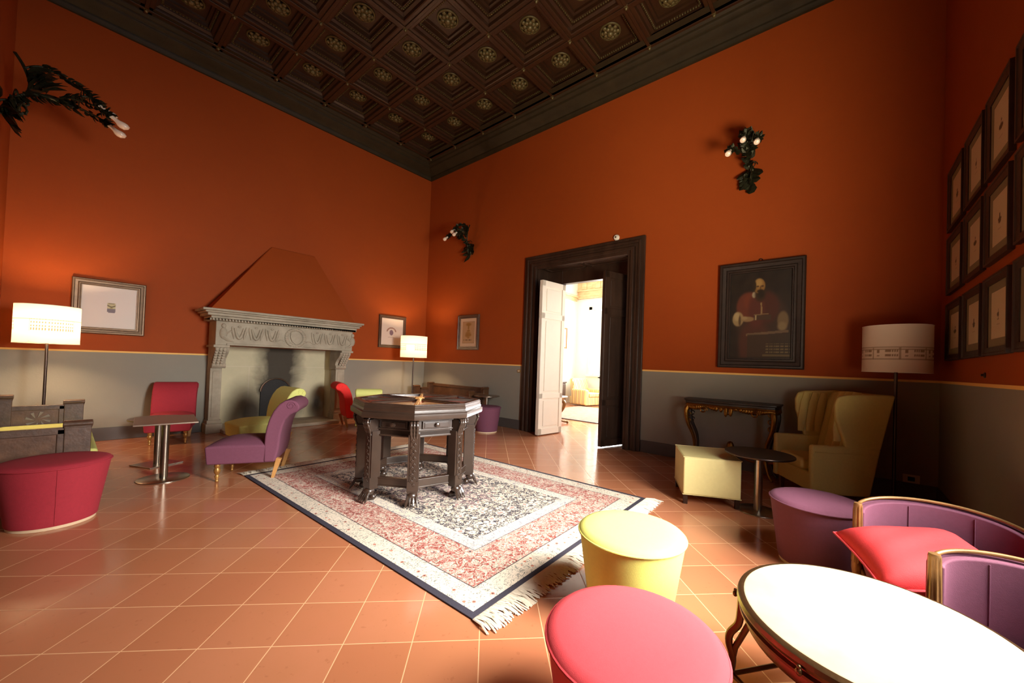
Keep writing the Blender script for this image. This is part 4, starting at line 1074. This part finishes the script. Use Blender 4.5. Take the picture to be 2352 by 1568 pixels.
for s in (-1, 1):
    x0, x1 = sorted((s * (w2 - .005), s * (w2 + .055)))
    bm = nb(); prism(bm, [(-.265, .125), (.22, .125), (.27, .4), (.30, .56), (-.265, .56)], x0, x1); obj('armrest', bm, WINGF, t, bevel=.022, bseg=3)
    bm = nb(); prism(bm, [(.02, .54), (.30, .54), (.41, 1.03), (.30, 1.035), (.02, 1.02), (-.045, 1.0), (-.07, .93), (-.065, .82), (-.03, .70), (.0, .62)], x0 + .008, x1 - .008); obj('wing', bm, WINGF, t, bevel=.018, bseg=3)
    bm = nb()
    for yy in (-.025, .055, .135): tube(bm, [(s * (w2 - .004), yy, .60), (s * (w2 - .008), yy + .005, .72), (s * (w2 - .008), yy + .03, .90), (s * (w2 - .004), yy + .055, 1.0)], [.03, .04, .04, .03], 10, flat=.45)
    obj('channelled_lining', bm, WINGF, t)
    bm = nb(); tube(bm, [(s * (w2 + .057), -.24, .50), (s * (w2 + .057), .2, .50)], .005, 6); obj('piping', bm, WINGF, t)
    for y in (-.20, .18):
        bm = nb(); box(bm, (s * (w2 - .01), y, .065), (.032, .032, .13), taper=1.4); obj('leg', bm, FRAMEW, t, bevel=.003)

# ------------------------------------------------------------------ cube ottoman
t = thing('ottoman', 'square cream leather ottoman on short dark legs beside the dark round table', 'ottoman', (-1.40, -6.44, 0), math.atan2(-.90, .43))
bm = nb(); bxx(bm, -.235, .235, -.27, .27, .085, .42); obj('body', bm, CREAM, t, bevel=.014, bseg=3)
bm = nb()
for z in (.418, .088): tube(bm, [(x, y, z) for x, y in ((-.236, -.271), (.236, -.271), (.236, .271), (-.236, .271))], .004, 6, closed=True)
obj('piping', bm, CREAM, t)
for sx in (-1, 1):
    for sy in (-1, 1):
        bm = nb(); box(bm, (sx * .21, sy * .245, .043), (.035, .035, .086)); obj('leg', bm, DARKTOP, t, bevel=.003)

# ------------------------------------------------------------------ marble-top table
t = thing('round_marble_table', 'round cream marble-topped table with a bronze rim, in the near right corner', 'table', (-3.71, -7.50, 0), 0)
RT = .352
bm = nb(); lathe(bm, [(RT - .014, .425), (RT - .010, .428), (RT - .010, .4475), (RT - .014, .450)], seg=80); obj('table_top', bm, MARBLE, t)
bm = nb(); lathe(bm, [(RT - .03, .392), (RT - .008, .390), (RT + .004, .394), (RT + .005, .402), (RT - .004, .408), (RT - .005, .414), (RT + .008, .420), (RT + .012, .430), (RT + .008, .442), (RT - .002, .448), (RT - .0105, .447), (RT - .0105, .424), (RT - .03, .424)], seg=80, cap=False); obj('rim', bm, BRONZE, t)
bm = nb(); lathe(bm, [(RT - .05, .352), (RT - .02, .350), (RT - .012, .362), (RT - .012, .380), (RT - .02, .392)], seg=60, cap=False); obj('apron_ring', bm, BRONZE, t)
for k in range(4):
    a = R(98 + 90 * k); rot = Matrix.Rotation(a, 3, 'Z'); rot2 = Matrix.Rotation(a + pi / 2, 3, 'Z')
    bm = nb()
    pts = spline([(RT - .004, 0, .405), (RT - .002, 0, .36), (RT + .004, 0, .31), (RT + .028, 0, .27), (RT + .032, 0, .235), (RT + .020, 0, .19), (RT + .024, 0, .14), (RT + .034, 0, .08), (RT + .042, 0, .006)], 5)
    tube(bm, [rot @ p for p in pts], .0125, 8, flat=.7)
    tube(bm, [rot @ Vector(p) for p in ((RT - .05, 0, .375), (RT - .02, 0, .30), (RT + .012, 0, .225), (RT + .018, 0, .19))], .010, 8, flat=.7)
    obj('leg', bm, BRONZE, t)
    p0, p1 = rot @ Vector((RT + .02, 0, .13)), rot2 @ Vector((RT + .02, 0, .13))
    bm = nb(); tube(bm, [p0, p1], .008, 8); obj('stretcher', bm, BRONZE, t)
    for q in (0, 56):
        rq = Matrix.Rotation(a + R(q), 3, 'Z')
        bm = nb(); sphere(bm, rq @ Vector((RT + .016, 0, .412)), .009, 1, 1, 1.2, 8, 6); sphere(bm, rq @ Vector((RT + .016, 0, .424)), .006, 1, 1, 1, 8, 6); obj('finial', bm, BRONZE, t)
bm = nb(); prism(bm, [(-.05, -.009), (.045, -.004), (.045, .004), (-.05, .009)], 0, .012, 'xy')
o = tag(obj('wooden_strip', bm, mat('tan_wood', lin(196, 120, 70), .5, 0, .2, 20), bevel=.002), 'slim tapered brown wooden strip lying on the marble table top', 'strip'); o.location = (-4.045, -7.52, .4505); o.rotation_euler = (0, 0, R(147))

# ------------------------------------------------------------------ tub chairs (opening faces local -Y)
AGILT = mat('antique_gilt_wood', lin(156, 116, 70), .34, .4, .4, 16)
def make_tub(label, loc, rz, w=.50, d=.2, arm=.52, back=.585, group=None, sd=.42):
    """low chair with a curved upholstered back between two fluted posts ; posts stand on local y=0, seat reaches to -sd"""
    t = thing('lounge_chair', label, 'armchair', loc, rz, group)
    n = 30; path = []
    for i in range(n + 1):
        a = pi * i / n; x = -cos(a) * w / 2; y = d * (sin(a) ** .8); path.append((x, y, arm + (back - arm) * sin(a) ** 1.3))
    def shell(off0, off1, zt, zb, i0=0, i1=None):
        bm = nb(); A = []
        for i, (x, y, h) in enumerate(path):
            p0 = Vector(path[max(i-1, 0)][:2]); p1 = Vector(path[min(i+1, n)][:2]); tt = (p1 - p0).normalized(); nn = Vector((-tt.y, tt.x))
            A.append([bm.verts.new((x + nn.x * o, y + nn.y * o, z)) for o, z in ((off0, zb), (off1, zb), (off1, h + zt), (off0, h + zt))])
        for a_, b_ in zip(A, A[1:]):
            for k in range(4): bm.faces.new((a_[k], a_[(k+1)%4], b_[(k+1)%4], b_[k]))
        bm.faces.new(A[0][::-1]); bm.faces.new(A[-1]); return bm
    obj('inner_upholstery', shell(-.03, .0, -.016, .27), PURPLE, t, bevel=.008)
    obj('outer_upholstery', shell(.001, .018, -.012, .22), PURPLE, t, bevel=.006)
    bm = nb(); tube(bm, path, .008, 10); obj('top_rail', bm, AGILT, t)
    for q in (n // 2 - 3, n // 2 + 5):
        x, y, h = path[q]; bm = nb(); tube(bm, [(x * .93, y - .031, .33), (x * .93, y - .031, h - .03)], .0022, 6); obj('seam', bm, PURPLE, t)
    bm = nb(); bxx(bm, -w/2 + .02, w/2 - .02, -sd, d * .45, .225, .305); obj('seat', bm, PURPLE, t, bevel=.03, bseg=4)
    bm = nb(); bxx(bm, -w/2 + .015, w/2 - .015, -sd - .005, d * .4, .185, .225); obj('seat_rail', bm, AGILT, t, bevel=.008)
    for s in (-1, 1):
        bm = nb(); x, y = s * w / 2, -.012
        lathe(bm, [(.012, 0), (.013, .02), (.018, .19), (.022, .22), (.0215, .26), (.018, arm - .12), (.016, arm - .0), (.018, arm + .018), (.016, arm + .028), (.001, arm + .031)], (x, y, 0), 20)
        for k in range(9):
            a = k * 2 * pi / 9; tube(bm, [(x + .0205 * cos(a), y + .0205 * sin(a), .25), (x + .0155 * cos(a), y + .0155 * sin(a), arm + .02)], .0034, 5)
        obj('fluted_post', bm, AGILT, t)
        bm = nb(); lathe(bm, [(.010, 0), (.012, .02), (.020, .18), (.020, .21)], (s * (w/2 - .045), -sd + .035, 0), 14); obj('front_leg', bm, AGILT, t)
    return t
def tub_at(label, P, Q, **k):
    P, Q = Vector(P), Vector(Q); mid = (P + Q) / 2; wv = (Q - P); rz = math.atan2(wv.y, wv.x)
    return make_tub(label, (mid.x, mid.y, 0), rz, w=wv.length, **k)
tub_at('purple curved-back chair carrying the red cushion, beyond the marble table', (-2.68, -7.49), (-2.64, -8.08), back=.575, d=.17)
tub_at('purple curved-back chair nearest the camera, at the right edge by the marble table', (-3.255, -7.685), (-3.245, -8.10), back=.575, arm=.535, d=.10, sd=.36)
# red cushion
bm = nb(); n = 16; T1, B1 = [], []
for j in range(n + 1):
    r1, r2_ = [], []
    for i in range(n + 1):
        u, v = -1 + 2 * i / n, -1 + 2 * j / n
        pinch = 1 - .10 * (u * u) * (1 - v * v) * 0 ; ex = 1 - .06 * (1 - abs(u)) * v * v; 
        X, Y = u * .235 * (1 - .05 * (1 - v * v)), v * .235 * (1 - .05 * (1 - u * u))
        hgt = .088 * ((1 - u ** 4) * (1 - v ** 4)) ** .55 + .004 * sin(9 * u + 5 * v) * (1 - u * u) * (1 - v * v)
        r1.append(bm.verts.new((X, Y, hgt)));
        r2_.append(r1[-1] if (i in (0, n) or j in (0, n)) else bm.verts.new((X, Y, -hgt)))
    T1.append(r1); B1.append(r2_)
for j in range(n):
    for i in range(n):
        bm.faces.new((T1[j][i], T1[j][i+1], T1[j+1][i+1], T1[j+1][i])); bm.faces.new((B1[j][i], B1[j+1][i], B1[j+1][i+1], B1[j][i+1]))
cu = tag(obj('cushion', bm, mat('coral_cushion', lin(226, 58, 62), .8, 0, .1, 50, .15, 300), angle=180), 'red square cushion lying on the seat of the farther purple curved-back chair', 'cushion')
cu.location = (-2.86, -7.70, .392); cu.rotation_euler = (R(-9), R(-5), R(20))
bm = nb(); pp = []
for k in range(4):
    for i in range(10):
        s = -1 + 2 * i / 10; q = [(s, -1), (1, s), (-s, 1), (-1, -s)][k]; u, v = q
        pp.append((u * .238 * (1 - .05 * (1 - v * v)), v * .238 * (1 - .05 * (1 - u * u)), 0))
tube(bm, pp, .005, 6, closed=True); obj('piping', bm, PINKRED, cu)

# ------------------------------------------------------------------ wall sconces (wall plane y=0, sticks out to -Y)
def leaf(bm, p, d, up, L, wd, curl=.3, n=4):
    """pointed curved leaf with a raised midrib"""
    p, d = Vector(p), Vector(d).normalized(); sd = d.cross(Vector(up)).normalized(); nn = sd.cross(d); rows = []
    for i in range(n + 1):
        t = i / n; w = wd * sin(pi * min(.97, t * .85 + .12)) * (1 + .25 * (i % 2)); c = p + d * (L * t) + nn * (curl * L * t * t)
        rows.append([bm.verts.new(c - sd * w - nn * w * .3), bm.verts.new(c + nn * w * .15), bm.verts.new(c + sd * w - nn * w * .3)])
    for a, b in zip(rows, rows[1:]):
        bm.faces.new((a[0], a[1], b[1], b[0])); bm.faces.new((a[1], a[2], b[2], b[1]))
def make_sconce(label, loc, rz, seed):
    rnd = random.Random(seed)
    t = thing('wall_sconce', label, 'wall lamp', loc, rz, None)
    bm = nb(); lathe(bm, [(.05, 0), (.05, .012), (.03, .02)], (0, 0, -.02), 16, axis=Vector((0, -1, 0)))
    for k in range(15):
        a = rnd.uniform(-1.25, 1.25); leaf(bm, (rnd.uniform(-.04, .04), -.02 - rnd.random() * .04, -.10 + rnd.uniform(-.12, .08)), (sin(a) * .8, -.15, -cos(a) * .8), (0, -1, 0), rnd.uniform(.12, .2), rnd.uniform(.03, .05), .15)
    obj('leaf_rosette', bm, IRON, t)
    bm = nb()
    main = spline([(0, -.01, -.22), (.015, -.05, -.08), (-.01, -.12, .03), (0, -.22, .08), (0, -.34, .07)], 6); tube(bm, main, .014, 7)
    tube(bm, spline([(0, -.12, .03), (.01, -.13, .16), (0, -.10, .30), (.0, -.06, .40)], 6), .010, 6)
    tube(bm, spline([(0, -.10, .28), (0, -.18, .36), (.01, -.30, .33), (0, -.40, .26), (0, -.47, .18)], 6), .008, 6)
    for (sx, sz) in ((-1, -.1), (1, .02), (.3, -.16)):   # curls low by the wall
        tube(bm, [(sx * .03 + .05 * sx * cos(a) * (1 - a / 14), -.06 - .04 * a / 6, sz + .05 * sin(a) * (1 - a / 14)) for a in [q * .5 for q in range(20)]], .006, 5)
    obj('stem', bm, IRON, t)
    bm = nb()
    for k in range(22):    # big fan leaf standing up
        a = rnd.uniform(-.9, .9); leaf(bm, (rnd.uniform(-.02, .02), -.12 - .09 * rnd.random(), .08 + .2 * rnd.random()), (sin(a), -.2 + rnd.uniform(-.4, .3), .75 * cos(a)), (0, -1, 0), rnd.uniform(.09, .17), rnd.uniform(.02, .036), .35)
    for q in main[6:]:
        for k in range(2):
            a = rnd.uniform(0, 6.28); leaf(bm, q, (cos(a), -.4, sin(a)), (0, -1, .2), rnd.uniform(.05, .08), rnd.uniform(.018, .028), .3)
    for q in spline([(0, -.18, .36), (.01, -.30, .33), (0, -.40, .26), (0, -.46, .19)], 6):
        for k in range(2):
            a = rnd.uniform(0, 6.28); leaf(bm, q, (cos(a), -.5, sin(a)), (0, -1, .2), rnd.uniform(.04, .06), rnd.uniform(.014, .024), .3)
    for cz, rr in ((-.10, .07), (-.02, .045)):
        tube(bm, [(.02, -.10 - cz * .3 + rr * cos(a) * (1 - a / 14), cz - .02 + rr * sin(a) * (1 - a / 14)) for a in [q * .5 for q in range(22)]], .008, 6)
    obj('foliage', bm, IRON, t)
    for (bx, by, bz) in ((-.13, -.50, .03), (.14, -.50, .07), (.0, -.44, .17)):
        bm = nb(); arm = spline([(0, -.24, .08), (bx * .5, -.32, .11 + bz * .3), (bx, by + .05, bz + .06), (bx, by, bz + .03)], 6); tube(bm, arm, .0085, 6)
        for q in arm[3:]:
            for k in range(2):
                a = rnd.uniform(0, 6.28); leaf(bm, q, (cos(a), rnd.uniform(-.4, .4), sin(a)), (0, -1, .1), rnd.uniform(.04, .075), rnd.uniform(.014, .022), .3)
        ar = obj('arm', bm, IRON, t)
        d = Vector((bx * .4, -.8, -.72)).normalized()
        bm = nb(); lathe(bm, [(.008, -.03), (.02, -.01), (.028, .02), (.03, .03)], (bx, by, bz + .03), 12, axis=d, cap=False)
        for k in range(7):
            a = k * 2 * pi / 7; s1 = d.orthogonal().normalized(); s2 = d.cross(s1); leaf(bm, Vector((bx, by, bz + .03)), d * .5 + (s1 * cos(a) + s2 * sin(a)), d, .055, .018, .2)
        obj('cup', bm, IRON, ar)
        bm = nb(); lathe(bm, [(.016, .0), (.017, .05), (.02, .07), (.032, .095), (.034, .115), (.026, .135), (.001, .146)], (bx, by, bz + .03), 16, axis=d); obj('bulb', bm, BULB, ar)
    return t
make_sconce('leafy wrought sconce with three unlit bulbs high on the left, above the left lamp', (RX, -1.28, 3.60), R(90), 3).scale = (1.3, 1.38, 1)
make_sconce('leafy wrought sconce high on the wall between the far corner and the doorway', (0, -1.46, 3.62), R(-90), 5)
make_sconce('leafy wrought sconce high on the wall above the portrait', (0, -6.52, 3.68), R(-90), 8)

# ------------------------------------------------------------------ small wall fittings
bm = nb(); bxx(bm, -.008, 0, -2.92, -2.845, 1.035, 1.085); o = tag(obj('light_switch', bm, BRASSP, bevel=.002), 'small brass light switch beside the left door jamb', 'light switch')
bm = nb(); bxx(bm, -.014, -.008, -2.905, -2.888, 1.048, 1.072); bxx(bm, -.014, -.008, -2.877, -2.86, 1.048, 1.072); obj('button', bm, IVORYP, o, bevel=.002)
bm = nb(); lathe(bm, [(.045, 0), (.045, .02), (.035, .035), (.012, .04)], (0, -4.75, 3.165), 24, axis=Vector((-1, 0, 0))); o = tag(obj('smoke_detector', bm, WHITEP), 'small round white sensor on the wall above the door surround', 'sensor')
bm = nb(); lathe(bm, [(.012, .04), (.012, .046)], (0, -4.75, 3.165), 12, axis=Vector((-1, 0, 0))); obj('indicator', bm, FRAMEW, o)
bm = nb(); bxx(bm, -.01, 0, -8.02, -7.90, .17, .25); o = tag(obj('wall_socket', bm, IVORYP, bevel=.003), 'pale wall socket low on the dark wall by the right corner', 'socket')
bm = nb(); bxx(bm, -.014, -.01, -7.985, -7.935, .19, .23); obj('outlet', bm, BLACK, o, bevel=.002)
bm = nb(); lathe(bm, [(.018, 0), (.018, .006), (.008, .01), (.008, .02)], (-1.47, RY, 1.23), 16, axis=Vector((0, 1, 0))); tag(obj('wall_plug', bm, FRAMED), 'small dark round plug on the red wall under the vessel prints', 'wall plug')
